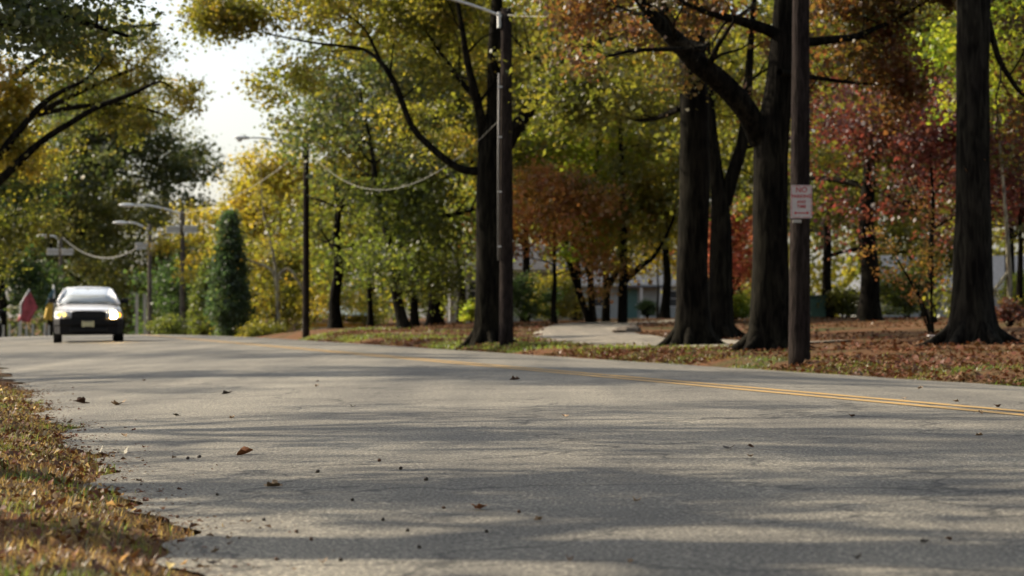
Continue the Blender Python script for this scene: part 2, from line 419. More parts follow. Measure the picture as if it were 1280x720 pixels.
def paint_material():
    m, nt, n, l = newmat('yellow_paint')
    out = N(nt, 'ShaderNodeOutputMaterial'); b = N(nt, 'ShaderNodeBsdfPrincipled'); l.new(b.outputs[0], out.inputs[0])
    g = N(nt, 'ShaderNodeNewGeometry')
    t = N(nt, 'ShaderNodeTexNoise'); t.inputs['Scale'].default_value = 9; t.inputs['Detail'].default_value = 8; t.inputs['Roughness'].default_value = .8
    l.new(g.outputs['Position'], t.inputs['Vector'])
    r = ramp(nt, [(.24, .19, .11), (.40, .24, .06), (.48, .27, .055)], [.38, .52, .72]); l.new(t.outputs['Fac'], r.inputs[0])
    l.new(r.outputs[0], b.inputs['Base Color']); b.inputs['Roughness'].default_value = .7
    return m
PAINT = paint_material()
for a, b_ in ((6.22, 6.34), (6.46, 6.58)):
    UU, VV = np.meshgrid([a, b_], VR[VR < 130]); X, Y = xy(UU, VV); nv = UU.shape[0]
    Zp = np.interp(UU, UR, np.arange(len(UR))) * 0 + Zuv(UU, VV) + .016
    i = 2 * np.arange(nv - 1)[:, None]; Fq = np.concatenate([i, i + 1, i + 3, i + 2], 1)
    link('road_marking', mesh_np('road_marking', np.stack([X, Y, Zp], -1).reshape(-1, 3), Fq), PAINT, kind='structure')

DRIVE = [(1000, 45.5), (880, 48), (815, 51), (765, 56), (735, 63), (730, 71), (750, 80), (795, 87), (860, 92), (960, 97)]
def drive_mesh():
    p = smooth_path([((x - 640) * d / F, d, 0) for x, d in DRIVE], 10); V = []; m = 13
    for i, q in enumerate(p):
        t = (p[min(i + 1, len(p) - 1)] - p[max(i - 1, 0)]).normalized(); s = Vector((-t.y, t.x, 0))
        for j in range(m):
            a = q + s * (3.0 * (j / (m - 1) - .5)); u, v = uv(a.x, a.y)
            V.append((a.x, a.y, float(Zuv(u, v)) + .035 - (.06 if j in (0, m - 1) else 0)))
    Fq = [(i * m + j, i * m + j + 1, (i + 1) * m + j + 1, (i + 1) * m + j) for i in range(len(p) - 1) for j in range(m - 1)]
    return mesh_np('driveway', V, Fq, True), p
dm, DP = drive_mesh()
link('driveway', dm, asphalt_material('concrete', (.20, .175, .14), (.29, .255, .205), .8), kind='structure')
DPn = np.array([(q.x, q.y) for q in DP])
def off_drive(x, y, r=1.25): return np.sqrt(((np.stack([x, y], -1)[:, None] - DPn[None]) ** 2).sum(-1)).min(1) > r

# ------------------------------------------------------------------ leaf litter and grass (uncountable cover)
def litter(name, label, u, v, size, pal, seed, lift=.02, tilt=.35, keep_off=True):
    tilt = np.full(len(u), tilt) if not hasattr(tilt, '__len__') else tilt
    g = np.random.default_rng(seed); x, y = xy(u, v)
    if keep_off:
        k = off_drive(x, y); x, y, u, v, tilt = x[k], y[k], u[k], v[k], tilt[k]
    n = len(x); z = Zuv(u, v) + .012 + lift * g.uniform(.2, 1, n)
    a = g.uniform(0, 2 * math.pi, n); L = size * g.uniform(.6, 1.3, n)
    ax = np.stack([np.cos(a), np.sin(a), g.normal(0, tilt, n)], -1); bx = np.stack([-np.sin(a), np.cos(a), g.normal(0, tilt, n)], -1)
    C = np.stack([x, y, z], -1); V = np.empty((n, 4, 3)); L = L[:, None]
    up = np.array([0, 0, 1.]) * L * g.uniform(.05, .4, (n, 1))
    V[:, 0] = C - ax * L * .5; V[:, 1] = C + bx * L * .38 + up; V[:, 2] = C + ax * L * .5; V[:, 3] = C - bx * L * .38 + up
    Fq = np.arange(n * 4).reshape(n, 4); T = np.concatenate([Fq[:, [0, 1, 2]], Fq[:, [0, 2, 3]]])
    return link(name, mesh_np(name, V.reshape(-1, 3), T), LM(pal) if pal in PAL else MATS[pal], kind='stuff', label=label, category='leaf litter')
g = np.random.default_rng(11)
leafmat('leaf_floor', PAL['litter'], .15, 1.5, 1.2)
n = 26000
u = 11.32 + np.concatenate([g.exponential(.8, n // 2), g.uniform(0, 7, n // 2)]); v = g.uniform(16, 78, n)
cm = np.sin(u * 2.1 + v * .9) + np.sin(v * .55 - u * .7) + np.sin(v * 2.3 + u) * .6 + g.normal(0, .5, n)
keep = (u < 20) & (cm > -.6)
litter('leaf_litter', 'red brown fallen leaves banked along the far road edge under the big trees', u[keep], v[keep], .075, 'leaf_floor', 1, .03)
n = 22000
u = g.uniform(14, 42, n); v = g.uniform(10, 95, n); w = np.sin(u * .8 + v * .23) + np.sin(u * .31 - v * .4) + g.normal(0, .8, n)
litter('scattered_leaves', 'thin scatter of brown leaves over the rising lawn behind the trees', u[w > -.3], v[w > -.3], .10, 'leaf_floor', 2, .04)

def grass(name, label, x, y, hmin, hmax, wid, pal, seed):
    g = np.random.default_rng(seed); n = len(x); u, v = uv(x, y); z = Zuv(u, v) - .005
    a = g.uniform(0, 2 * math.pi, n); h = g.uniform(hmin, hmax, n) * g.uniform(.5, 1, n); ln = g.uniform(.2, 1.1, n) * h
    B = np.stack([x, y, z], -1); D = np.stack([np.cos(a), np.sin(a), 0 * a], -1); Sd = np.stack([-np.sin(a), np.cos(a), 0 * a], -1) * (wid * g.uniform(.6, 1.3, n))[:, None]
    Z3 = np.array([0, 0, 1.])
    V = np.empty((n, 5, 3)); V[:, 0] = B - Sd; V[:, 1] = B + Sd
    M_ = B + Z3 * (h * .6)[:, None] + D * (ln * .3)[:, None]; V[:, 2] = M_ + Sd * .75; V[:, 3] = M_ - Sd * .75
    V[:, 4] = B + Z3 * h[:, None] + D * ln[:, None]
    q = np.arange(n * 5).reshape(n, 5)
    T = np.concatenate([q[:, [0, 1, 2]], q[:, [0, 2, 3]], q[:, [3, 2, 4]]])
    return link(name, mesh_np(name, V.reshape(-1, 3), T), LM(pal) if 'leaf_' + pal in MATS or pal in PAL else MATS[pal], kind='stuff', label=label, category='grass')
PAL['grass'] = [(.030, .052, .013), (.05, .08, .016), (.08, .10, .025), (.13, .11, .04), (.10, .045, .022)]
PAL['greengrass'] = [(.04, .06, .014), (.07, .10, .018), (.11, .13, .03), (.16, .13, .045)]
PAL['drygrass'] = [(.07, .04, .018), (.12, .065, .028), (.20, .15, .07), (.09, .035, .018), (.11, .042, .022)]
# near verge, ragged edge
n = 60000
v = g.uniform(3.5, 24, n) ** 1.0; uu = U0 + wob(v, 0) - .03 - np.abs(g.normal(0, .9, n)) + .06 * np.maximum(0, g.normal(0, 1, n)) * (g.uniform(size=n) < .15)
cl = np.sin(uu * 7 + v * 3) + np.sin(v * 8.3 - uu * 4) + g.normal(0, .7, n)
x, y = xy(uu, v)
k = cl > 1.2
grass('grass', 'short mixed grass on the near verge at the left road edge', x[k], y[k], .02, .075, .0024, 'grass', 5)
k = (cl < .3)
grass('dry_grass', 'straw coloured dry grass among leaves on the near verge', x[k], y[k], .02, .05, .0022, 'drygrass', 6)
n = 4600
v = g.uniform(4, 26, n); uu = U0 - .04 + wob(v, 0) - np.abs(g.normal(0, .75, n)); 
uu = np.concatenate([uu, U0 + wob(v[:420], 0) + g.exponential(.09, 420) - .04]); v = np.concatenate([v, v[:420]])
litter('verge_leaves', 'curled red brown leaves lying in the grass of the near verge', uu, v, .030, 'leaf_floor', 7, .014, np.where(np.arange(len(uu)) < n, .5, .12), False)
n = 2600
vq = g.uniform(3.8, 26, n); uq = U0 + wob(vq, 0) + g.exponential(.10, n) - .05
litter('grit', 'dark grit and leaf crumbs along the near asphalt edge', uq, vq, .011, 'leaf_floor', 17, .003, .15, False)
n = 260
vq = g.uniform(3.8, 24, n); uq = U0 - .02 - np.abs(g.normal(0, .8, n))
PAL['pale_leaf'] = [(.16, .07, .035), (.22, .13, .07), (.34, .28, .2), (.17, .06, .03)]
litter('pale_leaves', 'pale and rusty curled leaves lying on top of the near verge grass', uq, vq, .034, 'pale_leaf', 18, .03, .5, False)
# grass strip on the far verge
n = 36000
v = g.uniform(40, 82, n); uu = U1 + .1 + g.exponential(.9, n); cl = np.sin(v * .9) + np.sin(uu * 2 + v * .3) + g.normal(0, .6, n)
x, y = xy(uu, v); k = (cl > .5) & off_drive(x, y)
grass('verge_grass', 'bright green grass strip along the far road edge', x[k], y[k], .05, .13, .012, 'greengrass', 8)
n = 24000
v = g.uniform(16, 42, n); uu = U1 + .05 + g.exponential(.5, n); cl = np.sin(v * 1.9) + np.sin(uu * 4 + v * .8) + g.normal(0, .6, n)
x, y = xy(uu, v); k = (cl > .4)
grass('edge_grass', 'patchy grass fringe poking through leaves at the right road edge', x[k], y[k], .03, .09, .008, 'grass', 9)

# ------------------------------------------------------------------ single leaves, pods and stones on the asphalt
def leaf_proto(seed, lobes=5, L=.06):
    rg = random.Random(seed); pts = []
    k = lobes * 4
    for i in range(k):
        a = 2 * math.pi * i / k; r = L * (.34 + .2 * abs(math.cos(a * lobes / 2)) + rg.uniform(-.03, .03)) * (1.25 if abs(a - math.pi / 2) < .5 else 1)
        pts.append((r * math.cos(a), r * math.sin(a)))
    curl = rg.uniform(.25, .6) / L; V = [(0, 0, .004)] + [(px * (1 - .2 * curl * abs(px)), py, .004 + curl * px * px * 3 + rg.uniform(0, .008)) for px, py in pts]
    n0 = len(V); Fs = [(0, i, i % k + 1) for i in range(1, k + 1)]
    me = mesh_np('fallen_leaf', V, Fs); return me
def solid_leafmat(name, c): return plain(name, c, .75, var=.35, scale=40)
LMS = [solid_leafmat('dry_leaf_brown', (.11, .055, .03)), solid_leafmat('dry_leaf_orange', (.36, .14, .05)), solid_leafmat('dry_leaf_dark', (.035, .026, .018)), solid_leafmat('dry_leaf_pale', (.55, .5, .38)), solid_leafmat('dry_leaf_tan', (.30, .20, .11))]
def on_road(px, py, kind, size, label, cat='leaf', group=None, name='fallen_leaf', seed=0):
    me = leaf_proto(seed, [5, 3, 5, 4, 5][seed % 5], size); me.materials.append(LMS[kind])
    o = link(name, me, label=label, category=cat, group=group)
    x, d = road_hit(px, py); o.location = (x, d, Z(x, d) + .013); o.rotation_euler = (random.Random(seed).uniform(-.35, .35), 0, seed * 1.7)
    if kind == 3: o.rotation_euler = (.22, -.30, .3 * seed - 1.9); o.location.z += size * .12
    sm = o.modifiers.new('thickness', 'SOLIDIFY'); sm.thickness = .0008
    return o
on_road(308, 571, 1, .085, 'bright orange leaf on the asphalt, farther back than the brown one in the middle', seed=1)
on_road(600, 641, 1, .055, 'rust brown curled leaf standing in the bottom middle of the road', seed=2)
on_road(101, 506, 0, .12, 'brown curled leaf on the road, left one of a far pair', seed=3)
on_road(149, 508, 4, .12, 'tan curled leaf on the road, right one of a far pair', seed=4)
on_road(124, 573, 3, .075, 'large pale cream leaf by the grass edge, the left one of two', seed=6)
on_road(156, 572, 3, .062, 'smaller pale cream leaf by the grass edge, right one of two', seed=7)
on_road(285, 494, 2, .10, 'small dark twiggy leaf alone in the left lane, beyond the brown pair', seed=8)
on_road(796, 632, 4, .03, 'small tan leaf right of the rust brown leaf, near the bottom', seed=9)
on_road(643, 477, 0, .09, 'dark leaf just in front of the faded yellow centre line', seed=10)
on_road(910, 565, 2, .06, 'dark leaf alone on the right side of the near lane', seed=11)
on_road(343, 613, 4, .07, 'flat tan leaf left of the middle among dark pods', seed=12)
on_road(268, 712, 2, .04, 'dark shrivelled leaf beside the grass tip at the bottom edge', seed=13)
def pod(px, py, r, seed):
    m = MB(); rg = random.Random(seed); prof = []
    V = []; nn = 8
    for k in range(5):
        f = k / 4 * math.pi; rr = r * max(.12, math.sin(f)) * rg.uniform(.8, 1.15); V.append((rr, -r * .8 * math.cos(f) + r * .7))
    m.lathe(V, nn)
    o = m.build('acorn', LMS[2] if seed % 3 else LMS[0], smooth=True, label='small dark acorn cap lying loose on the asphalt', category='acorn', group='acorn caps scattered over the near lane')
    x, d = road_hit(px, py); o.location = (x, d, Z(x, d) + .012); o.rotation_euler = (.3, .5, seed)
pods = [(370, 670), (523, 690), (330, 655), (475, 580), (502, 590), (533, 604), (648, 645), (607, 670), (509, 669), (390, 680), (236, 577), (250, 575), (222, 651), (271, 623), (440, 630), (555, 640), (480, 655), (398, 594), (346, 705), (425, 706)]
for i, (a, b_) in enumerate(pods): pod(a, b_, .0075 if b_ > 620 else .010, i)
for i in range(26):
    rg = random.Random(100 + i); px = rg.uniform(120, 1270); py = rg.choice([rg.uniform(470, 560), rg.uniform(560, 715)])
    on_road(px, py, rg.choice([0, 2, 4, 4]), rg.uniform(.016, .03) * (1.7 if py < 560 else 1), 'tiny dry leaf scrap lying on the asphalt', group='leaf scraps scattered over the asphalt', seed=200 + i)

# ------------------------------------------------------------------ big verge trees
def PL(seq, d): return [P(x, y, dd if dd else d) for x, y, dd in [(q + (None,))[:3] for q in seq]]
def big_tree(name, label, px, d, trunk, limbs, pal, n, size, seed, crown=None, tw=(9, 2.2), sig=.4, group=None, flare=(.75, .32, 5), bark=None, base_drop=.15, extra=None, slim=.86):
    s = F / d; b = G(px, d); t = Tree(seed); t.cut = b[1] + .45
    tp = [(b[0], b[1], b[2] - base_drop)] + [(b[0] + (q[0] - px) / s, b[1], EYE - (q[1] - HZ) / s) for q in trunk]
    # extra low rings so the root flare is modelled
    tp = [tp[0]] + [(b[0], b[1], b[2] + h) for h in (.0, .12, .3, .55)] + tp[1:]
    w0 = trunk[0][2] / s / 2 * slim
    rads = [w0 * 1.03] * 5 + [q[2] / s / 2 * slim for q in trunk]
    path, rr = t.limb(tp, rads, 26, .10, 3, flare)
    for i in range(6):          # surface roots running out into the litter
        a = i * 1.047 + t.rng.uniform(-.35, .35); L = t.rng.uniform(1.5, 2.6) * w0 + .25; ca, sa = math.cos(a), math.sin(a)
        q = [(b[0] + ca * w0 * .55, b[1] + sa * w0 * .55, b[2] + .62), (b[0] + ca * w0 * 1.02, b[1] + sa * w0 * 1.02, b[2] + .27)]
        for f in (.35, .7, 1.0): q.append((b[0] + ca * (w0 + L * f), b[1] + sa * (w0 + L * f), Z(b[0] + ca * (w0 + L * f), b[1] + sa * (w0 + L * f)) + (.07, .02, -.07)[int(f * 2.9) if f < 1 else 2]))
        t.limb(q, [w0 * .30, w0 * .34, w0 * .26, w0 * .17, w0 * .08], 8, .15, 3)
    for L_ in limbs:
        pts = [(P(q[0], q[1], d + (q[3] if len(q) > 3 else 0))) for q in L_]; rs = [q[2] / s / 2 for q in L_]
        p, r = t.limb(pts, rs, 12, .1, 4); t.twigs(p, r, tw[0], tw[1], 1, .35)
        t.grow(p[-1], p[-1] - p[-3], tw[1] * .8, r[-1] * .8, 2)
    if extra: extra(t, b, s)
    for c, r, k in (crown or []): t.ellip(c, r, k, .25)
    return t.finish(name, label, pal, n, size, sig, group, 'tree', bark, b)

TRG = 'big trees along the far verge'
d = 56; z0 = P(0, 0, d)[2]
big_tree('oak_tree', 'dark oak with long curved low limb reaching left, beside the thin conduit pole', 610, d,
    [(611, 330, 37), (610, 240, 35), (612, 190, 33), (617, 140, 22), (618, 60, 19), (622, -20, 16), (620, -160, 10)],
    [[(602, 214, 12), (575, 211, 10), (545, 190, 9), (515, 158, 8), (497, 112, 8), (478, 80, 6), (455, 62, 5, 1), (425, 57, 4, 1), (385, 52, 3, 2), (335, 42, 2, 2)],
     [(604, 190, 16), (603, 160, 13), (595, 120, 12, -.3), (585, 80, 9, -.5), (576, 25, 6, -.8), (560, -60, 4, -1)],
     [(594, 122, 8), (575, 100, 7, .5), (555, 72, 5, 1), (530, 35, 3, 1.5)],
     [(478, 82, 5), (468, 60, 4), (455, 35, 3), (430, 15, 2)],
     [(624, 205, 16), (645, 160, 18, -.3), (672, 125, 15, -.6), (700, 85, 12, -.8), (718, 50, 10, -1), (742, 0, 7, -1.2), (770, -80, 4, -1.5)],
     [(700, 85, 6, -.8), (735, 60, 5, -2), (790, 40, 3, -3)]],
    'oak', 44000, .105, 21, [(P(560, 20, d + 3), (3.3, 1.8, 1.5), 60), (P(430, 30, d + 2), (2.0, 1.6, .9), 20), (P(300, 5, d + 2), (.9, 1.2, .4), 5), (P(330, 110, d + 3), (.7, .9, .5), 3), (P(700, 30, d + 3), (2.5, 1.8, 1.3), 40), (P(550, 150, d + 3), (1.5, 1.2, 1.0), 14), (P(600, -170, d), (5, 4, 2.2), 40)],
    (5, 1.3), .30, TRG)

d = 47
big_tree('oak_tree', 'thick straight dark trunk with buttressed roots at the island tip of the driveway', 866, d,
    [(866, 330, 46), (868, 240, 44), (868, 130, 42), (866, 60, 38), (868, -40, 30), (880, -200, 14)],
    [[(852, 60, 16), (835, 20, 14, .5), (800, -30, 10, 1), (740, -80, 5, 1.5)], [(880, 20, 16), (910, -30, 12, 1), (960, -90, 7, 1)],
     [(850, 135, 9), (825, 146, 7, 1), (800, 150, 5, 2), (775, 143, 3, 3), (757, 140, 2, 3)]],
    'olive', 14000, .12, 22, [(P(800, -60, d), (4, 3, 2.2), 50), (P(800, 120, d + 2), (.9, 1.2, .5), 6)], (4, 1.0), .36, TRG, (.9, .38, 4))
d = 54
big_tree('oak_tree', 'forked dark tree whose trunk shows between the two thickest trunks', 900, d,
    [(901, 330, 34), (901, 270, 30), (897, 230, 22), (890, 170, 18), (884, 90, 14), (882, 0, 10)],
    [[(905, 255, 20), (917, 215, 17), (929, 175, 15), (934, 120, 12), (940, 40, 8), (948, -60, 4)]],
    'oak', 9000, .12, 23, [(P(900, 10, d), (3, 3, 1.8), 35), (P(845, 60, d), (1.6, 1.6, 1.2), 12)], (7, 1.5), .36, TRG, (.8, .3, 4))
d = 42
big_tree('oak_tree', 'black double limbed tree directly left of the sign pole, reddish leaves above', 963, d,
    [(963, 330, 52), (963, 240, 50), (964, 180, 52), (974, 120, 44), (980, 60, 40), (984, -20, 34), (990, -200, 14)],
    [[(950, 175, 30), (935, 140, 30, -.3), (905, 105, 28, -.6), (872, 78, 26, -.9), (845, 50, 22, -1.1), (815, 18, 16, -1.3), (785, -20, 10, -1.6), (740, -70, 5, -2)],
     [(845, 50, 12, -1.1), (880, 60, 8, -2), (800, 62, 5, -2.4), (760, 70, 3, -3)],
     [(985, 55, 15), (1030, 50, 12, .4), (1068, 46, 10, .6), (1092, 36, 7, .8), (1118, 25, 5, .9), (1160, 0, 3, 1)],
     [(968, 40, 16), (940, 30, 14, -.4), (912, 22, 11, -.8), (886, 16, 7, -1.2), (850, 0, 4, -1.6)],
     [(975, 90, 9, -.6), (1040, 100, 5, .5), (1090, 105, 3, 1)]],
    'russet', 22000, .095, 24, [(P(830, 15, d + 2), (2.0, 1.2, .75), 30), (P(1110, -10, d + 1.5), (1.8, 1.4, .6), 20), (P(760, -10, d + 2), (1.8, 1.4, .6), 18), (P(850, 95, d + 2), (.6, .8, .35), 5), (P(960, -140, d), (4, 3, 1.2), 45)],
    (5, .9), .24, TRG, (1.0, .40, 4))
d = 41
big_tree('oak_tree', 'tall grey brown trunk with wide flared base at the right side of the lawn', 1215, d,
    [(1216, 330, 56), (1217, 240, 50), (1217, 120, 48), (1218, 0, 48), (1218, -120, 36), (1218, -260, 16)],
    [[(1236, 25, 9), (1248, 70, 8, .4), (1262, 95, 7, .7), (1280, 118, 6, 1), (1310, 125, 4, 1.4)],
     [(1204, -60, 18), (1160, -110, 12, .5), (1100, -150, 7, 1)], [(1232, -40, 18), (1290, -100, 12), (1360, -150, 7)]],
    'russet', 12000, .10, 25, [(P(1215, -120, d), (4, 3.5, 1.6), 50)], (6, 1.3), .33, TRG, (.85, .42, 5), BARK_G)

# middle distance --------------------------------------------------------------------------------
MG = 'trees standing on the lawn behind the verge trees'
AT = auto_tree
AT('oak_tree', 'mid distance trunk right of the sign pole, standing dark on the lawn ridge', 1086, 75, 13, 4.6, 4.2, 'olive', 26000, .17, .34, 31, group=MG, bark=BARK)
AT('oak_tree', 'upright dark trunk behind green foliage, left of the curved low limb tree', 544, 85, 13, 3.6, 4.4, 'oak', 20000, .18, .29, 32, group=MG)
AT('maple_tree', 'low bushy green maple with thin trunk left of the grey building', 500, 80, 5.2, 1.5, .9, 'green', 7500, .13, .1, 33, group=MG, sig=.35)
AT('maple_tree', 'bushy green maple touching the grey building corner', 519, 84, 6.2, 1.3, 1.3, 'green', 8000, .13, .15, 34, group=MG, sig=.35)
AT('oak_tree', 'leaning dark trunk with muted green crown against the white sky', 506, 80, 9.8, 2.8, 5.8, 'dullgreen', 8500, .15, .19, 35, -.19, group=MG, bark=BARK_G)
AT('oak_tree', 'stout broken looking trunk in front of the white tent roof', 420, 85, 8.6, 2.4, 3.0, 'olive', 5500, .15, .23, 36, group=MG)
AT('maple_tree', 'green bushy maple hiding the right side of the tent', 463, 92, 7.0, 1.9, 1.6, 'green', 11000, .15, .12, 37, group=MG)

def multi_stem(name, label, px, d, stems, pal, n, size, seed, crown, group=MG, bark=BARK, tw=(5, 1.3), sig=.35, cat='tree'):
    t = Tree(seed); b = G(px, d); s = F / d
    for st in stems:
        x0, y0 = st[0][0], st[0][1]
        pts = [(P(q[0], q[1], d + (q[3] if len(q) > 3 else 0))) for q in st]; pts[0] = (pts[0][0], pts[0][1], b[2] - .1) if st[0][1] > 385 else pts[0]
        p, r = t.limb(pts, [q[2] / s / 2 for q in st], 10, .1, 4); t.twigs(p, r, tw[0], tw[1], 1, .5); t.grow(p[-1], p[-1] - p[-3], tw[1], r[-1] * .8, 2)
    for c, r, k in crown: t.ellip(c, r, k, .25)
    return t.finish(name, label, pal, n, size, sig, group, cat, bark, b)
d = 85
multi_stem('oak_tree', 'several dark stems splaying from one base behind the driveway bend', 740, d,
    [[(738, 400, 9), (722, 360, 8), (708, 315, 7), (705, 280, 6), (698, 240, 4)], [(742, 400, 10), (738, 350, 8), (742, 290, 8), (744, 230, 6), (750, 150, 4)],
     [(735, 400, 6), (741, 365, 6), (730, 320, 4), (733, 260, 3)]],
    'bright', 11000, .16, 41, [(P(740, 170, d), (3.2, 3, 1.8), 60), (P(690, 250, d), (1.0, 1.4, .7), 8)])
multi_stem('oak_tree', 'dark stem splitting into a wide fork right of the splayed stems', 757, 87,
    [[(757, 400, 11), (758, 360, 10), (756, 320, 7), (752, 270, 5), (756, 200, 3)], [(758, 362, 9), (770, 340, 8), (775, 310, 6), (768, 260, 4)]],
    'oak', 6000, .16, 42, [(P(770, 190, 87), (2.6, 2.6, 1.8), 36)])
multi_stem('oak_tree', 'straight trunk with a pale limb rising right, left of the thickest trunk', 778, 82,
    [[(778, 400, 13), (779, 350, 11), (780, 290, 9), (778, 230, 7), (775, 150, 5)], [(781, 352, 8), (800, 334, 7), (818, 320, 6), (835, 290, 4), (850, 250, 3)]],
    'oak', 10000, .16, 43, [(P(800, 140, 82), (3.0, 3, 1.8), 60), (P(815, 235, 82), (1.3, 1.5, .9), 16)])
AT('maple_tree', 'small orange maple glowing just left of the splayed dark stems', 693, 81, 5.6, 1.7, 1.9, 'orange', 9000, .14, .1, 44, sig=.36)
AT('maple_tree', 'small golden maple in front of the slate roofed house', 822, 110, 5.6, 1.3, 2.4, 'yellow', 4500, .16, .06, 45, bark=BARK_G)
AT('maple_tree', 'small pink red maple seen between the two thick dark trunks', 917, 88, 4.8, 1.2, 1.2, 'pink', 6000, .13, .07, 46, sig=.32)
AT('maple_tree', 'dark red maple spreading behind the large right hand trunk', 1165, 66, 6.3, 3.0, 3.1, 'red', 17000, .12, .12, 47, sig=.34)
AT('maple_tree', 'dark red maple at the right edge of the lawn', 1275, 70, 6.0, 2.0, 2.7, 'red', 10000, .12, .12, 48, sig=.34)
AT('maple_tree', 'bright green leaved tree in the top right corner', 1300, 54, 9.0, 2.2, 4.2, 'bright', 9000, .12, .14, 49, sig=.34)
AT('oak_tree', 'dark olive tree filling the gap right of the sign pole', 1035, 88, 13, 4.0, 2.8, 'olive', 22000, .18, .2, 50)
AT('oak_tree', 'dark green tree rising behind the dark red maple', 1160, 92, 13.5, 4.4, 3.6, 'dullgreen', 22000, .18, .25, 51)
AT('oak_tree', 'dull green tree behind the right edge of the photo', 1262, 98, 14, 4.4, 3.8, 'green', 18000, .19, .25, 52)
AT('oak_tree', 'yellow green tree crown behind the forked dark tree', 925, 100, 14, 4.2, 4.0, 'oak', 22000, .19, .22, 53)
AT('oak_tree', 'golden green tree behind the splayed stems, filling the upper middle', 720, 104, 14.5, 4.4, 4.4, 'oak', 24000, .19, .24, 54)
AT('oak_tree', 'olive tree behind the long pale limb, upper middle right', 830, 108, 14.5, 4.0, 5.0, 'olive', 20000, .19, .22, 55)
AT('oak_tree', 'bright yellow green tree behind the curved low limb', 575, 108, 13.5, 4.2, 4.4, 'bright', 20000, .18, .2, 56)
AT('oak_tree', 'green tree between the conduit pole and the orange maple', 655, 100, 13.5, 3.4, 3.2, 'green', 17000, .18, .2, 57)
# left side and beyond the crest
AT('oak_tree', 'tall dull green tree towering behind the oncoming car', 118, 174, 19.5, 7.4, 3.0, 'dullgreen', 42000, .30, .42, 61, sig=.7, limbs=14)
AT('oak_tree', 'dark green tree with heavy trunk at the left edge behind the red flag', 2, 130, 13.5, 2.6, 3.2, 'darkgreen', 17000, .22, .3, 62, sig=.55)
AT('oak_tree', 'olive tree left of the tall dull green tree, beyond the road crest', 62, 168, 15, 4.8, 3.4, 'olive', 16000, .24, .3, 63, sig=.55)
AT('maple_tree', 'round golden yellow tree behind the dark pointed cedar', 318, 128, 9.9, 3.6, 1.6, 'yellow', 22000, .19, .2, 64, sig=.45)
AT('maple_tree', 'yellow green tree behind the tall thin lamp pole', 392, 134, 9.6, 3.6, 1.8, 'oak', 15000, .2, .18, 65, sig=.45)
AT('maple_tree', 'low dark green tree between the lamp posts and the cedar', 232, 150, 5.6, 2.6, .5, 'darkgreen', 8000, .2, .15, 66)
AT('maple_tree', 'russet tree tucked beside the left lamp post', 195, 165, 9.5, 3.0, 2.2, 'olive', 11000, .22, .16, 67)
AT('maple_tree', 'pale green bushy tree beneath the golden tree, right of the cedar', 345, 116, 4.6, 1.9, .6, 'oak', 8000, .16, .1, 68)

def cedar(name, label, px, d, H, R, n, seed, pal='bluegreen'):
    b = Vector(G(px, d)); t = Tree(seed); g = t.np
    t.limb([b + Vector((0, 0, -.1)), b + Vector((0, 0, .6)), b + Vector((.03, 0, H * .5)), b + Vector((0, 0, H * .96))], [.1, .085, .05, .01], 8, .05)
    for i in range(420):
        f = (i + .5) / 420; z = .45 + (H - .45) * f; prof = R * (min(1, .55 + f * 2.2) * (1 - max(0, f - .35) / .68) ** .75)
        a = i * 2.39996; rr = prof * g.uniform(.6, 1.08)
        t.tips.append((b.x + rr * math.cos(a), b.y + rr * math.sin(a), b.z + z + g.normal() * .05))
    return t.finish(name, label, pal, n, .12, .16, None, 'tree', BARK, b, flat=-.5)
cedar('cedar_tree', 'dense dark green pointed cedar beside the lamp post', 287, 112, 6.1, .88, 20000, 70)
cedar('cedar_tree', 'shorter lighter green conifer touching the left side of the dark cedar', 262, 118, 4.3, .95, 12000, 71, 'green')

# shrubs ---------------------------------------------------------------------------------------
def shrub(name, label, px, d, w, h, pal, n, size, seed, group=None, cat='shrub'):
    b = Vector(G(px, d)); t = Tree(seed)
    for i in range(7):
        a = i * .9; t.grow(b + Vector((0, 0, -.05)), (math.cos(a) * .6 * w / h, math.sin(a) * .5, 1), h * .55, .025, 1)
    t.ellip((b.x, b.y, b.z + h * .52), (w / 2 * .85, w / 2 * .85, h * .45), 60, .45)
    r = t.finish(name, label, pal, n, size, .14 * max(w, h) / 1.5, group, cat, BARK, b); r.children[0].name = 'stem'; r.children[1].name = 'foliage'
    return r
shrub('shrub', 'yellow green feathery shrub at the far end of the driveway', 690, 98, 2.3, 2.1, 'oak', 7000, .09, 80)
shrub('shrub', 'bright yellow green shrub beside the grey building', 590, 95, .65, 1.0, 'bright', 3500, .09, 81)
shrub('shrub', 'dark green shrub right of the conduit pole', 655, 92, 1.1, 2.0, 'darkgreen', 4500, .09, 82)
shrub('shrub', 'sunlit yellow shrub between the thick dark trunks', 920, 84, 1.4, 1.0, 'bright', 4500, .08, 83)
shrub('shrub', 'low yellow green bush at the foot of the dark cedar', 332, 110, 2.4, 1.0, 'oak', 5000, .1, 84)
shrub('shrub', 'low green bush left of the lamp post base', 208, 120, 1.6, 2.1, 'green', 4000, .1, 85)
shrub('shrub', 'small clipped dark shrub in front of the slate roofed house', 809, 112, .9, .95, 'darkgreen', 4500, .06, 86)
shrub('shrub', 'reddish shrub at the right foot of the flared trunk', 1262, 58, .7, .75, 'red', 1200, .07, 87)
shrub('shrub', 'leafy green bush below the dark red maple', 1135, 84, 1.8, 2.0, 'green', 4500, .1, 88)
shrub('shrub', 'brown and green bush right of the sign pole', 1055, 88, 1.8, 1.2, 'olive', 3500, .1, 89)
shrub('shrub', 'green bush at the right edge behind the lawn', 1275, 90, 1.2, 1.8, 'bright', 2500, .1, 90)
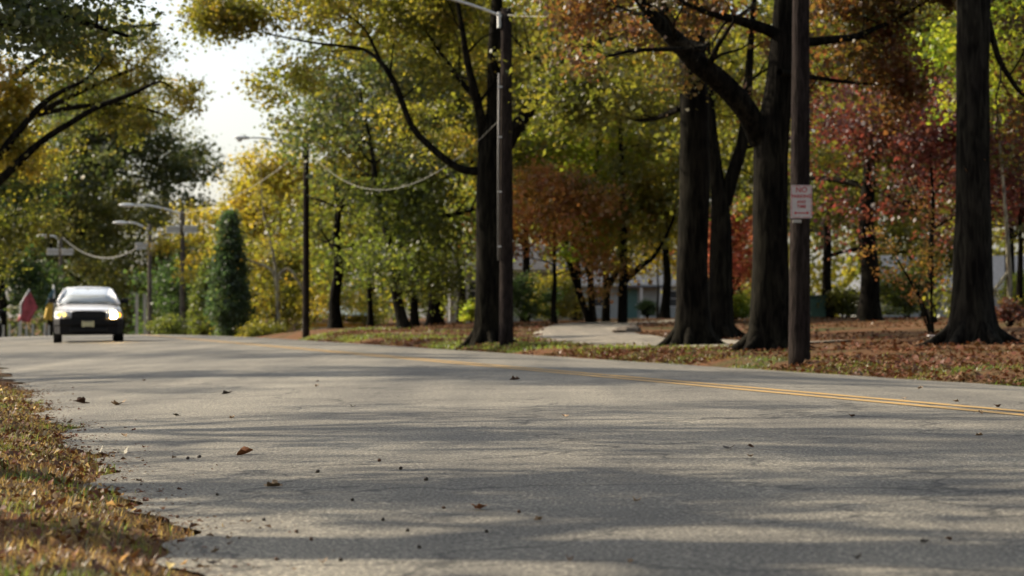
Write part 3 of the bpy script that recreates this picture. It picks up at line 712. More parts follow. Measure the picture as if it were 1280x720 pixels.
multi_stem('sapling_tree', 'spindly sapling with orange and yellow leaves left of the flared trunk', 1166, 50,
    [[(1166, 412, 5), (1156, 385, 4), (1140, 355, 3), (1122, 325, 2)], [(1167, 412, 3.5), (1164, 370, 3), (1166, 320, 2), (1164, 285, 1.5)], [(1165, 412, 3), (1150, 380, 2), (1150, 350, 1.5)]],
    'orange', 900, .07, 91, [(P(1142, 350, 50), (.45, .4, .45), 14), (P(1165, 330, 50), (.3, .3, .5), 8)], None, BARK, (3, .45), .12)
multi_stem('young_tree', 'pale thin trunk at the right edge near the low house', 1262, 64,
    [[(1262, 402, 8), (1262, 350, 7), (1260, 310, 6), (1256, 250, 4), (1250, 180, 3)], [(1260, 340, 4), (1245, 360, 4), (1236, 368, 3)]],
    'olive', 1500, .12, 92, [(P(1256, 190, 64), (1, 1, .8), 14)], None, BARK_P, (3, .8), .25)
multi_stem('birch_tree', 'bare crooked tree with white barked limbs left of the tall lamp pole', 348, 112,
    [[(350, 414, 6), (347, 380, 5), (345, 350, 5), (336, 335, 4), (318, 328, 3), (300, 320, 2)], [(346, 352, 5), (352, 340, 4), (362, 337, 4), (372, 350, 3), (378, 362, 2.5)], [(346, 350, 4), (340, 310, 4), (330, 270, 3), (326, 225, 2)]],
    'yellow', 1500, .14, 93, [(P(335, 260, 112), (1.4, 1, 1.5), 16)], None, BARK_P, (3, .9), .3)

# far woods: one mass closing the view
def woods(name, label, px0, px1, d0, d1, zlo, htop, n, size, pal, seed):
    g = np.random.default_rng(seed); px = g.uniform(px0, px1, 900); d = g.uniform(d0, d1, 900)
    x = (px - 640) * d / F; z = np.array([Z(a, b_) for a, b_ in zip(x, d)])
    H = np.array([htop(p) for p in px]) * g.uniform(.8, 1.0, 900); zz = z + zlo + (H - zlo) * g.uniform(0, 1, 900)
    idx = g.integers(0, 900, n); C = np.stack([x, d, zz], -1)[idx] + g.normal(size=(n, 3)) * np.array([1.3, 1.3, .9]) * g.uniform(.5, 1.2, (900, 1))[idx]
    C = C[C[:, 2] > z[idx] - .2]
    return link(name, leaf_mesh(name, C, size, g), LM(pal), kind='stuff', label=label, category='woods')
woods('distant_woods', 'far dense olive woods behind the houses and lawn', 470, 1420, 185, 235, 0, lambda p: 24, 50000, .5, 'oak', 1)
woods('distant_hedge', 'far dark green woodland edge below the white sky gap', -260, 520, 200, 250, 0, lambda p: 9.0 if 150 < p < 400 else (13 if p > 400 else 20), 42000, .45, 'dullgreen', 2)

# ------------------------------------------------------------------ trees of the near left verge
def side_tree(name, label, u, v, H, R, cb, pal, n, size, tr, seed, sig=.4, group='trees lining the near left verge', fill=.5):
    x, y = xy(u, v); return auto_tree(name, label, 0, 0, H, R, cb, pal, n, size, tr, seed, 0, group, BARK, sig, fill, (x, y, Z(x, y)))
# overhead branch with dark leaves, top left
x, y = xy(-3.6, 31); t = Tree(101); b = (x, y, Z(x, y)); 
p, r = t.limb([(x, y, b[2] - .1), (x, y, b[2] + .5), (x + .1, y, 3), (x - .1, y, 6), (x, y + .2, 9)], [.42, .32, .28, .22, .08], 20, .1, 4, (.7, .35, 5)); t.twigs(p, r, 6, 2.2, 1, .6)
for tgt, rad in ((P(70, 5, 31), .09), (P(160, 45, 30), .07), (P(30, 40, 29.5), .06), (P(200, -40, 32), .09)):
    a = Vector((x, y, 4.6)); e = Vector(tgt); mid = (a + e) / 2 + Vector((0, 0, .5))
    p, r = t.limb([a, mid, e], [rad, rad * .7, rad * .3], 8, .1, 5); t.twigs(p, r, 7, .8, 1, .5)
t.ellip(P(70, 30, 30), (.95, 1.0, .30), 22, .2); t.ellip(P(20, 10, 30), (.8, 1.0, .42), 26, .2); t.ellip(P(125, 45, 30), (.55, .8, .22), 10, .2); t.ellip(P(30, 62, 30), (.3, .6, .12), 5, .2); t.ellip((x, y, 7.5), (3.5, 3.5, 1.8), 45, .3)
t.finish('oak_tree', 'near tree whose dark leafy branch hangs into the top left corner', 'dullgreen', 12000, .085, .26, 'trees lining the near left verge', 'tree', BARK, b)
# orange tree on the left with two bare limbs
d = 58; t = Tree(102); t.cut = d + .3; b = G(-95, d)
p, r = t.limb([(b[0], b[1], b[2] - .1), (b[0], b[1], b[2] + .5), (b[0], b[1], 2.2), P(-80, 200, d), P(-70, 60, d), P(-60, -100, d)], [.42, .33, .3, .26, .2, .1], 20, .1, 4, (.7, .35, 5)); t.twigs(p, r, 6, 1.6, 1, .6)
for L_ in ([(-80, 270, 20), (-20, 215, 14), (30, 155, 9), (55, 128, 8), (80, 112, 6), (108, 98, 4), (130, 70, 3)], [(-82, 300, 20), (0, 225, 12), (50, 178, 9), (90, 152, 8), (125, 132, 7), (165, 117, 6), (198, 102, 3), (215, 110, 2)]):
    p, r = t.limb([P(q[0], q[1], d) for q in L_], [q[2] * d / F / 2 for q in L_], 10, .1, 4); t.twigs(p, r, 2, .4, 0, .6)
t.ellip(P(8, 150, d), (.7, 1.2, 1.9), 60, .3); t.ellip(P(-40, 120, d), (1.5, 1.5, 2.2), 50, .3)
t.finish('maple_tree', 'golden orange tree at the left edge with dark bare limbs reaching right', 'gold', 15000, .1, .24, 'trees lining the near left verge', 'tree', BARK, b)
d = 72
auto_tree('oak_tree', 'dark olive tree below the orange leaves at the left edge', -38, 74, 7.6, 2.0, 2.4, 'olive', 12000, .13, .2, 103, group='trees lining the near left verge', sig=.4)
auto_tree('oak_tree', 'loose olive tree whose thin crown fills the upper left behind the bare limbs', 120, 182, 25, 6.6, 9, 'olive', 26000, .17, .2, 104, group='trees beyond the road crest', sig=.8)
t = Tree(105); b = G(-60, 66); d = 66; t.cut = d - 3
p, r = t.limb([(b[0], b[1], b[2] - .1), (b[0], b[1], b[2] + .5), (b[0], b[1], 3), P(-40, 120, d), P(0, -60, d)], [.34, .28, .25, .2, .12], 16, .1, 4, (.7, .35, 5))
for L_ in ([(-50, 200, 14), (30, 150, 9), (110, 110, 6), (180, 80, 3)], [(-45, 150, 14), (40, 80, 9), (120, 40, 6), (200, 30, 3)], [(-50, 170, 12), (60, 140, 7), (150, 130, 5), (225, 150, 2)]):
    p, r = t.limb([P(q[0], q[1], d) for q in L_], [q[2] * d / F / 2 for q in L_], 8, .1, 4); t.twigs(p, r, 6, .8, 1, .4)
t.ellip(P(120, 85, d), (1.9, 1.6, .9), 40, .2); t.ellip(P(170, 150, d), (.8, 1, .6), 12, .2); t.ellip(P(60, 180, d), (1.2, 1, 1.0), 20, .2); t.ellip(P(200, 60, d), (.5, 1, .5), 6, .2)
t.finish('maple_tree', 'thin yellow green tree behind the dark bare limbs at the upper left', 'oak', 11000, .10, .22, 'trees lining the near left verge', 'tree', BARK, b)
SH = 'roadside trees left of the camera casting the dappled shade'
for i, (tx, ty, H, R, cb, n, tr) in enumerate([(-6.0, 9.6, 11, 2.6, 3.4, 2600, .46), (-7.0, 12.3, 11, 2.8, 3.4, 2600, .34), (-10.0, 18, 11, 3.4, 4.4, 6000, .3), (-14.5, 31, 12, 4.0, 4.4, 8000, .3), (-19, 45, 12, 4.2, 3.5, 9000, .3), (-4.4, 5.0, 10, 2.4, 5.4, 4000, .4)]):
    auto_tree('oak_tree', ['broad', 'slender', 'tall', 'dense', 'spreading', 'rear', 'distant', 'farthest'][i] + ' roadside oak standing out of view left of the photo', 0, 0, H, R, cb, 'oak', n, .15, tr, 110 + i, group=SH, loc=(tx, ty, Z(tx, ty)), sig=.28, fill=.1)

for i, (tx, ty, H, R) in enumerate([(14, 14, 13, 4.6), (17, 4, 13, 4.8), (11, -6, 13, 5), (21, -9, 14, 5), (2, -14, 14, 5), (-8, -9, 13, 4.6), (26, 14, 14, 5), (12, -20, 15, 6), (-4, -24, 15, 6)]):  # unseen oaks added to block open sky and keep trunk faces dark
    auto_tree('oak_tree', ['broad', 'slender', 'tall', 'dense', 'spreading', 'stout', 'rear', 'lofty', 'farthest'][i] + ' oak added out of view to block sky light behind the camera', 0, 0, H, R, 1.8, 'olive', 7000, .34, .3, 130 + i, group='trees added out of view to block sky light', loc=(tx, ty, Z(tx, ty)), sig=.6, fill=.7)

# ------------------------------------------------------------------ poles, lamps, wires
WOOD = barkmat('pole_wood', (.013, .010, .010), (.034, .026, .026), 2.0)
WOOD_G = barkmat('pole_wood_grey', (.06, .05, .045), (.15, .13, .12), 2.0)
GALV = plain('galvanised', (.62, .63, .62), .5, .2, .1, 8)
PALEM = plain('pale_panel', (.34, .33, .29), .6, 0, .08, 5)
DARKM = plain('dark_metal', (.03, .03, .032), .5, .5)
def lamp_pole(px, d, top_px, r, label, arm=None, arm_py=None, panels=False, name='street_lamp', wood=WOOD, arm_len=2.3, extra=None):
    b = G(px, d); H = EYE - (top_px - HZ) * d / F - b[2]
    root = empty(name, b, label, 'street lamp' if arm else 'utility pole')
    m = MB(); k = 12; m.tube([(0, 0, -.3 + (H + .3) * i / k) for i in range(k + 1)], [r * (1.08 - .3 * i / k) for i in range(k + 1)], 16); m.build('pole', wood, root, True)
    if arm:
        h = EYE - (arm_py - HZ) * d / F - b[2]; dx, dy = -CT, -ST
        pts = smooth_path([(0, 0, h), (dx * arm_len * .35, dy * arm_len * .35, h + .26), (dx * arm_len * .7, dy * arm_len * .7, h + .44), (dx * arm_len, dy * arm_len, h + .46)], 5)
        a = MB(); a.tube(pts, .05 if d > 100 else .028, 8); a.build('lamp_arm', GALV, root, True)
        br = MB(); br.box((dx * (r + .02), dy * (r + .02), h - .05), (.06, .09, .34), TH); br.build('bracket', GALV, root)
        hd = MB(); M = Matrix.Rotation(TH, 3, 'Z')
        k_ = 1.45 if d > 100 else .9; prof = [(a_ * k_, b__ * k_) for a_, b__ in [(.02, 0), (.075, .05), (.12, .18), (.135, .36), (.11, .52), (.05, .62), (.01, .64)]]
        V = []; nn = 14
        for rr, q in prof:
            for i in range(nn):
                aa = 2 * math.pi * i / nn; V.append(tuple(M @ Vector((-q - 0, rr * math.cos(aa), rr * .62 * math.sin(aa) * (1 if math.sin(aa) > 0 else .8)))))
        c = Vector((dx * arm_len, dy * arm_len, h + .45)); V = [tuple(Vector(q) + c) for q in V]
        hd.raw(V, [(kk * nn + i, kk * nn + (i + 1) % nn, (kk + 1) * nn + (i + 1) % nn, (kk + 1) * nn + i) for kk in range(len(prof) - 1) for i in range(nn)])
        ho = hd.build('lamp_head', GALV, root, True)
        ln = MB(); q = M @ Vector((-.38, 0, -.07)); ln.lathe([(.10, .02), (.09, -.03), (.05, -.06), (.01, -.07)], 12, tuple(c + q)); ln.build('lens', plain('lamp_lens', (.6, .6, .55), .2), ho, True)
    if panels:
        zz = H - panels
        cb = MB(); cb.box((0, -.02 - r, zz - .05), (1.75, .09, .09)); ca = cb.build('crossarm', wood, root)
        for sx in (-1, 1):
            pm = MB(); pm.box((sx * .46, -r - .12, zz), (.74, .1, .40), bev=.03); pm.build('panel', PALEM, root)
            fm = MB(); fm.box((sx * .46, -r - .175, zz + .17), (.70, .012, .05)); fm.box((sx * .46, -r - .175, zz - .17), (.70, .012, .04)); fm.build('panel_trim', GALV, root)
    if extra: extra(root, b, H)
    return root, b, H
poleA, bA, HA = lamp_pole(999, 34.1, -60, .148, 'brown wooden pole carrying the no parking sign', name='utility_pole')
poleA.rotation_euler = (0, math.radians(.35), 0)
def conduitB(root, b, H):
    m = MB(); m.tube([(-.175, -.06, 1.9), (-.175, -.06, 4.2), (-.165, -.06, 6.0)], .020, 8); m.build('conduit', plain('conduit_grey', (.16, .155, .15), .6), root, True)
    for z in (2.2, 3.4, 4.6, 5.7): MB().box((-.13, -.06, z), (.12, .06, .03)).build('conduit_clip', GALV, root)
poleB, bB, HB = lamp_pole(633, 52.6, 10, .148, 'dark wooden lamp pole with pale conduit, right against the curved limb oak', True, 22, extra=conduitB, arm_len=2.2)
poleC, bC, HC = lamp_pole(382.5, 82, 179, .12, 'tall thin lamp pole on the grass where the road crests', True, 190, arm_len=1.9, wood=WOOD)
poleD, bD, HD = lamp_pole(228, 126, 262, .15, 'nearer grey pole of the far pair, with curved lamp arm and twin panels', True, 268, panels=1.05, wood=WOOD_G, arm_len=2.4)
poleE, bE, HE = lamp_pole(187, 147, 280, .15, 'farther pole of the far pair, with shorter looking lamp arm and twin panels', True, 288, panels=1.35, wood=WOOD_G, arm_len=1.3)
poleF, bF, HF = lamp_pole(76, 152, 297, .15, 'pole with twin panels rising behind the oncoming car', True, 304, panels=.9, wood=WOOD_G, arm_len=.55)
# slim pole is straight: sagging cables as things of their own
WIRE = plain('wire', (.20, .195, .17), .6)
def cable(a, b_, sag, r, label, name='overhead_cable'):
    a = Vector(a); b_ = Vector(b_); pts = [a.lerp(b_, i / 24) - Vector((0, 0, sag * 4 * (i / 24) * (1 - i / 24))) for i in range(25)]
    m = MB(); m.tube(pts, r, 6); return m.build(name, WIRE, None, True, label=label, category='cable')
cable(P(78, 297, 152), P(187, 298, 147), 1.25, .035, 'sagging pale cable above the oncoming car between two far poles')
cable(P(384, 186, 82), P(633, 140, 52.6), 1.55, .0065, 'sagging pale cable running from the tall thin lamp pole to the curved limb oak')
cable(P(384, 183, 82), P(228, 266, 126), .5, .012, 'thin high cable from the tall thin lamp pole to the far pair of poles')
cable(P(633, 18, 52.6), P(999, -50, 34.1), .3, .010, 'thin cable near the top edge running from conduit pole to sign pole')

# no parking sign
WHITE = plain('sign_white', (.50, .46, .44), .5, 0, .06, 20)
REDP = plain('sign_red', (.42, .045, .05), .5, 0, .1, 20)
sx, sy, sz = P(1002, 252, 34.1 - .19)
sign = empty('parking_sign', (sx, sy, sz), 'white sign with red NO PARKING ANY TIME lettering and arrow on the brown pole', 'sign')
m = MB(); w, h, c = .152, .235, .02
poly = []
for cx, cz, a0 in ((w - c, h - c, 0), (-w + c, h - c, 90), (-w + c, -h + c, 180), (w - c, -h + c, 270)):
    for i in range(4):
        a = math.radians(a0 + 30 * i); poly.append((cx + c * math.cos(a), cz + c * math.sin(a)))
m.prism(poly[::-1], -.0015, .0015); m.build('sign_plate', WHITE, sign)
m = MB()
t_ = .006; bb = .012
for cx, cz, dx, dz in ((0, h - bb, 2 * w - .05, t_), (0, -h + bb, 2 * w - .05, t_), (w - bb, 0, t_, 2 * h - .05), (-w + bb, 0, t_, 2 * h - .05)): m.box((cx, -.0035, cz), (dx, .002, dz))
m.build('border', REDP, sign)
def text(body, size, loc, parent, name, mat):
    cu = bpy.data.curves.new(name, 'FONT'); cu.body = body; cu.size = size; cu.align_x = 'CENTER'; cu.align_y = 'CENTER'; cu.extrude = .001; cu.offset = .0012
    o = bpy.data.objects.new(name, cu); COL.objects.link(o)
    me = bpy.data.meshes.new_from_object(o.evaluated_get(bpy.context.evaluated_depsgraph_get())); bpy.data.objects.remove(o)
    q = link(name, me, None, parent); me.materials.clear(); me.materials.append(mat); q.location = loc; q.rotation_euler = (math.pi / 2, 0, 0); return q
for body, s_, z_ in (('NO', .105, .165), ('PARKING', .068, .075), ('ANY', .062, -.005), ('TIME', .062, -.07)): text(body, s_, (0, -.004, z_), sign, 'lettering', REDP)
m = MB(); m.prism([(-.075, -.153), (.075, -.153), (.075, -.135), (.11, -.16), (.075, -.185), (.075, -.167), (-.075, -.167), (-.075, -.185), (-.11, -.16), (-.075, -.135)], -.005, -.003); m.build('arrow', REDP, sign)
for z_ in (.215, -.215): MB().lathe([(.009, -.008), (.009, -.002)], 8, (0, 0, z_), 'Y').build('bolt', GALV, sign)
o = MB().box((sx - .06, sy + .01, sz - .275), (.12, .02, .045)).build('pole_tag', PALEM, None, label='small pale tag nailed to the brown pole just under the parking sign', category='tag')

# ------------------------------------------------------------------ houses
def gable(root, w, dp, wh, rh, wall, roof, over=.35, hip=0):
    m = MB(); m.prism([(-w / 2, -.6), (w / 2, -.6), (w / 2, wh), (-w / 2, wh)], 0, dp); wo = m.build('wall', wall, root)
    r = MB(); t = .16
    A = [(-w / 2 - over, -over, wh - .02), (w / 2 + over, -over, wh - .02), (w / 2 + over, dp + over, wh - .02), (-w / 2 - over, dp + over, wh - .02)]
    B = [(-w / 2 - over + hip, dp / 2, wh + rh), (w / 2 + over - hip, dp / 2, wh + rh)]
    V = A + B + [(a, b_, c - t) for a, b_, c in A]
    r.raw(V, [(0, 1, 5, 4), (2, 3, 4, 5), (1, 2, 5), (3, 0, 4), (6, 9, 8, 7), (0, 6, 7, 1), (1, 7, 8, 2), (2, 8, 9, 3), (3, 9, 6, 0)])
    ro = r.build('roof', roof, root)
    g_ = MB(); g_.box((0, -over - .06, wh - .10), (w + 2 * over, .11, .16)); g_.build('gutter', PALEM, root)
    return ro
GLASS = plain('window_glass', (.03, .035, .04), .08, 0, .3, 2, spec=.8)
def window(root, x, z, w, h, frame=None):
    m = MB(); t = .07
    for cx, cz, dx, dz in ((0, h / 2, w + t, t), (0, -h / 2, w + t, t), (-w / 2, 0, t, h - t), (w / 2, 0, t, h - t), (0, 0, w - t, .04)): m.box((x + cx, -.03, z + cz), (dx, .07, dz))
    f = m.build('window', frame or WHITEP, root); MB().box((x, -.012, z), (w - t + .002, .02, h - t + .002)).build('pane', GLASS, f); return f
def door(root, x, w, h, mat, base=-.1):
    dd = MB().box((x, -.03, base + h / 2), (w, .06, h), bev=.01).build('door', mat, root); MB().lathe([(.035, -.05), (.03, 0)], 8, (x + w * .38, -.06, base + h * .48), 'Y').build('handle', GALV, dd); return dd
WHITEP = plain('white_trim', (.42, .42, .40), .6, 0, .06)
SID_G = plain('siding_grey', (.32, .33, .32), .8, 0, .12, 3)
SID_P = plain('siding_pale', (.23, .24, .225), .8, 0, .1, 3)
SLATE = plain('slate_roof', (.075, .082, .095), .85, 0, .25, 4, .5, 12)
DROOF = plain('dark_roof', (.04, .04, .048), .85, 0, .25, 4, .5, 12)
GREEND = plain('green_door', (.04, .10, .085), .6)
b = G(642, 112); r0 = empty('garage', (b[0], b[1], b[2]), 'low grey garage with dark roof behind the curved limb oak', 'garage')
gable(r0, 6.2, 6, 2.45, 1.2, SID_G, DROOF)
m = MB(); m.tube([(-2.95, -.08, 2.3), (-2.95, -.08, 0)], .06, 8); m.build('downspout', WHITEP, r0); window(r0, -1.7, 1.45, .8, .9); window(r0, 1.9, 1.45, .9, .9)
door(r0, .6, .9, 2.05, WHITEP)
b = G(778, 165); r0 = empty('house', (b[0], b[1], b[2]), 'pale low house with slate blue roof at the end of the driveway', 'house')
ro = gable(r0, 10.5, 8, 2.35, 2.2, SID_P, SLATE); MB().box((2.0, 4.0, 4.6), (.7, .7, 1.4), bev=.02).build('chimney', plain('brick', (.22, .09, .06), .9), ro)
for x in (-3.6, -1.6, 3.4): window(r0, x, 1.35, .9, 1.1)
door(r0, .55, .95, 2.1, GREEND); 
m = MB()
for x in (-.2, 1.25, 2.6): m.box((x, -.9, 1.05), (.14, .14, 2.1))
m.build('porch_post', WHITEP, r0)
m = MB(); m.box((1.2, -.55, 2.18), (3.4, 1.0, .12)); m.build('porch_roof', SLATE, r0)
b = G(1225, 160); r0 = empty('house', (b[0], b[1], b[2]), 'low pale house with dark roof behind the flared trunk at the right', 'house')
gable(r0, 15, 8, 2.0, 2.3, SID_P, SLATE, hip=1.5)
for x in (-5.5, -3.0, .4, 2.6, 4.6): window(r0, x, 1.15, .95, 1.0)
door(r0, -1.2, .95, 1.95, GREEND)
# tent behind the crest
b = G(424, 135); z0_ = EYE - (410 - HZ) * 135 / F
r0 = empty('party_tent', (b[0], b[1], z0_), 'white peaked tent with yellow trimmed counter behind the stout trunk', 'tent')
CANV = plain('canvas', (.55, .66, .68), .8, 0, .06)
hw = 2.0; ez = .78; az = 1.32
m = MB(); m.raw([(-hw, -1.4, ez), (hw, -1.4, ez), (hw, 1.8, ez), (-hw, 1.8, ez), (0, .2, az), (-hw, -1.4, ez - .09), (hw, -1.4, ez - .09), (hw, 1.8, ez - .09), (-hw, 1.8, ez - .09), (-hw * .45, -.52, ez + .17), (hw * .45, -.52, ez + .17)],
    [(0, 1, 10, 9), (9, 10, 4), (1, 2, 10), (10, 2, 4), (2, 3, 4), (3, 0, 9), (3, 9, 4), (0, 5, 6, 1), (1, 6, 7, 2), (2, 7, 8, 3), (3, 8, 5, 0)]); m.build('canopy', CANV, r0)
for sx_ in (-1, 1):
    for yy in (-1.35, 1.75): m = MB(); m.tube([(sx_ * (hw - .06), yy, -1.6), (sx_ * (hw - .06), yy, ez - .02)], .035, 8); m.build('leg', GALV, r0)
m = MB(); m.box((0, -.9, -.55), (3.7, .5, 1.7)); m.build('counter', plain('counter_white', (.5, .5, .46), .7), r0)
m = MB(); m.box((.1, -1.165, .17), (3.5, .02, .22)); m.build('trim', plain('trim_yellow', (.5, .27, .04), .7), r0)
# green utility box
b = G(1021, 88); r0 = empty('utility_box', (b[0], b[1], b[2] - .05), 'dark green utility cabinet on the lawn right of the sign pole', 'cabinet')
gm = plain('box_green', (.02, .06, .045), .6)
MB().box((0, 0, .42), (.62, .5, .84), bev=.03).build('cabinet_body', gm, r0); MB().box((0, -.01, .87), (.68, .56, .06), bev=.015).build('lid', gm, r0)
MB().box((0, -.262, .42), (.5, .02, .62), bev=.005).build('door', plain('box_green_door', (.03, .085, .06), .5), r0)
# small white topped marker beside the flared trunk
b = G(1166, 43); r0 = empty('ground_marker', b, 'small white flat topped marker post at the left foot of the flared trunk', 'marker')
MB().box((0, 0, .06), (.09, .09, .16), bev=.01).build('post', PALEM, r0); MB().box((0, 0, .155), (.19, .13, .03), bev=.008).build('cap', WHITE, r0)
# boulder on the island
b = G(786, 64); V = []; nn, kk = 14, 8; m = MB()
for i in range(kk):
    f = math.pi * i / (kk - 1)
    for j in range(nn):
        a = 2 * math.pi * j / nn; v_ = Vector((math.sin(f) * math.cos(a), math.sin(f) * math.sin(a), math.cos(f)))
        rr = 1 + .35 * mnoise.noise(v_ * 1.6) + .12 * mnoise.noise(v_ * 5); V.append((v_.x * .42 * rr, v_.y * .35 * rr, v_.z * .17 * rr + .04))
m.raw(V, [(i * nn + j, i * nn + (j + 1) % nn, (i + 1) * nn + (j + 1) % nn, (i + 1) * nn + j) for i in range(kk - 1) for j in range(nn)])
o = m.build('boulder', plain('rock', (.10, .08, .06), .95, 0, .4, 8, 1, 20), label='low brown boulder lying beside the driveway bend', category='rock'); o.location = b

# ------------------------------------------------------------------ beyond the crest: white posts and flags
def picket(px, d, h, w=.09):
    b = G(px, d); m = MB(); m.box((0, 0, h / 2), (w, w, h)); m.prism([(-w / 2 - .015, h), (w / 2 + .015, h), (0, h + .07)], -w / 2 - .01, w / 2 + .01)
    o = m.build('fence_post', PALEM, label='white wooden fence post beyond the crest, left of the car', category='fence post', group='white posts beyond the crest'); o.location = b
for i, px in enumerate([4, 12, 24, 33, 41, 56, 61]): picket(px, 104, EYE - (408 - HZ - (i % 3) * 1.5) * 104 / F - Z((px - 640) * 104 / F, 104))
for i, px in enumerate([171, 181]):
    b = G(px, 142); h = EYE - (368 - HZ) * 142 / F - b[2]; m = MB(); m.box((0, 0, h / 2), (.16, .16, h)); m.box((0, 0, h), (.24, .24, .06))
    o = m.build('gate_post', PALEM, label=['left one of two slim white posts under the far lamp pole', 'right one of two slim white posts under the far lamp pole'][i], category='post'); o.location = b
def flag(px, d, poly, polepts, cols, label):
    b = G(px, d); root = empty('flag', b, label, 'flag')
    m = MB(); m.tube([Vector(P(a, c, d)) - Vector(b) if c < 408 else Vector((P(a, c, d)[0] - b[0], 0, -.1)) for a, c in polepts], .045, 8); m.build('flag_pole', WHITEP, root, True)
    for k, (pl, mat) in enumerate(zip(poly, cols)):
        n_ = 10; V = []
        A, B_ = pl  # two edges, each list of points; loft with ripples
        for i in range(n_ + 1):
            f = i / n_
            for j in range(5):
                e = j / 4
                def on(edge, f):
                    q = f * (len(edge) - 1); i0 = min(int(q), len(edge) - 2); return Vector(edge[i0]).lerp(Vector(edge[i0 + 1]), q - i0)
                q = on(A, f).lerp(on(B_, f), e); w_ = Vector(P(q.x, q.y, d)) - Vector(b); V.append((w_.x, w_.y + .10 * math.sin(e * 9 + f * 4), w_.z))
        me = mesh_np('cloth', V, [(i * 5 + j, i * 5 + j + 1, i * 5 + 6 + j, i * 5 + 5 + j) for i in range(n_) for j in range(4)], True)
        o = link('cloth', me, mat, root); s_ = o.modifiers.new('t', 'SOLIDIFY'); s_.thickness = .01
RC = plain('flag_red', (.26, .045, .055), .8, 0, .3, 4); BC = plain('flag_blue', (.07, .16, .20), .8, 0, .3, 4); YC = plain('flag_yellow', (.50, .33, .05), .8, 0, .2, 4)
flag(26, 105, [([(26, 380), (25, 390), (22, 402)], [(37, 363), (48, 384), (37, 403)])], [(26, 440), (26, 395), (26, 380), (37, 362)], [RC], 'drooping red flag on a slanted white pole left of the car')
flag(60, 106, [([(56, 382), (55, 384)], [(67, 357), (68, 368)]), ([(58, 380), (55, 400)], [(68, 378), (65, 400)])], [(68, 440), (68, 380), (67, 356)], [BC, YC], 'blue and yellow flag half hidden behind the car mirror')

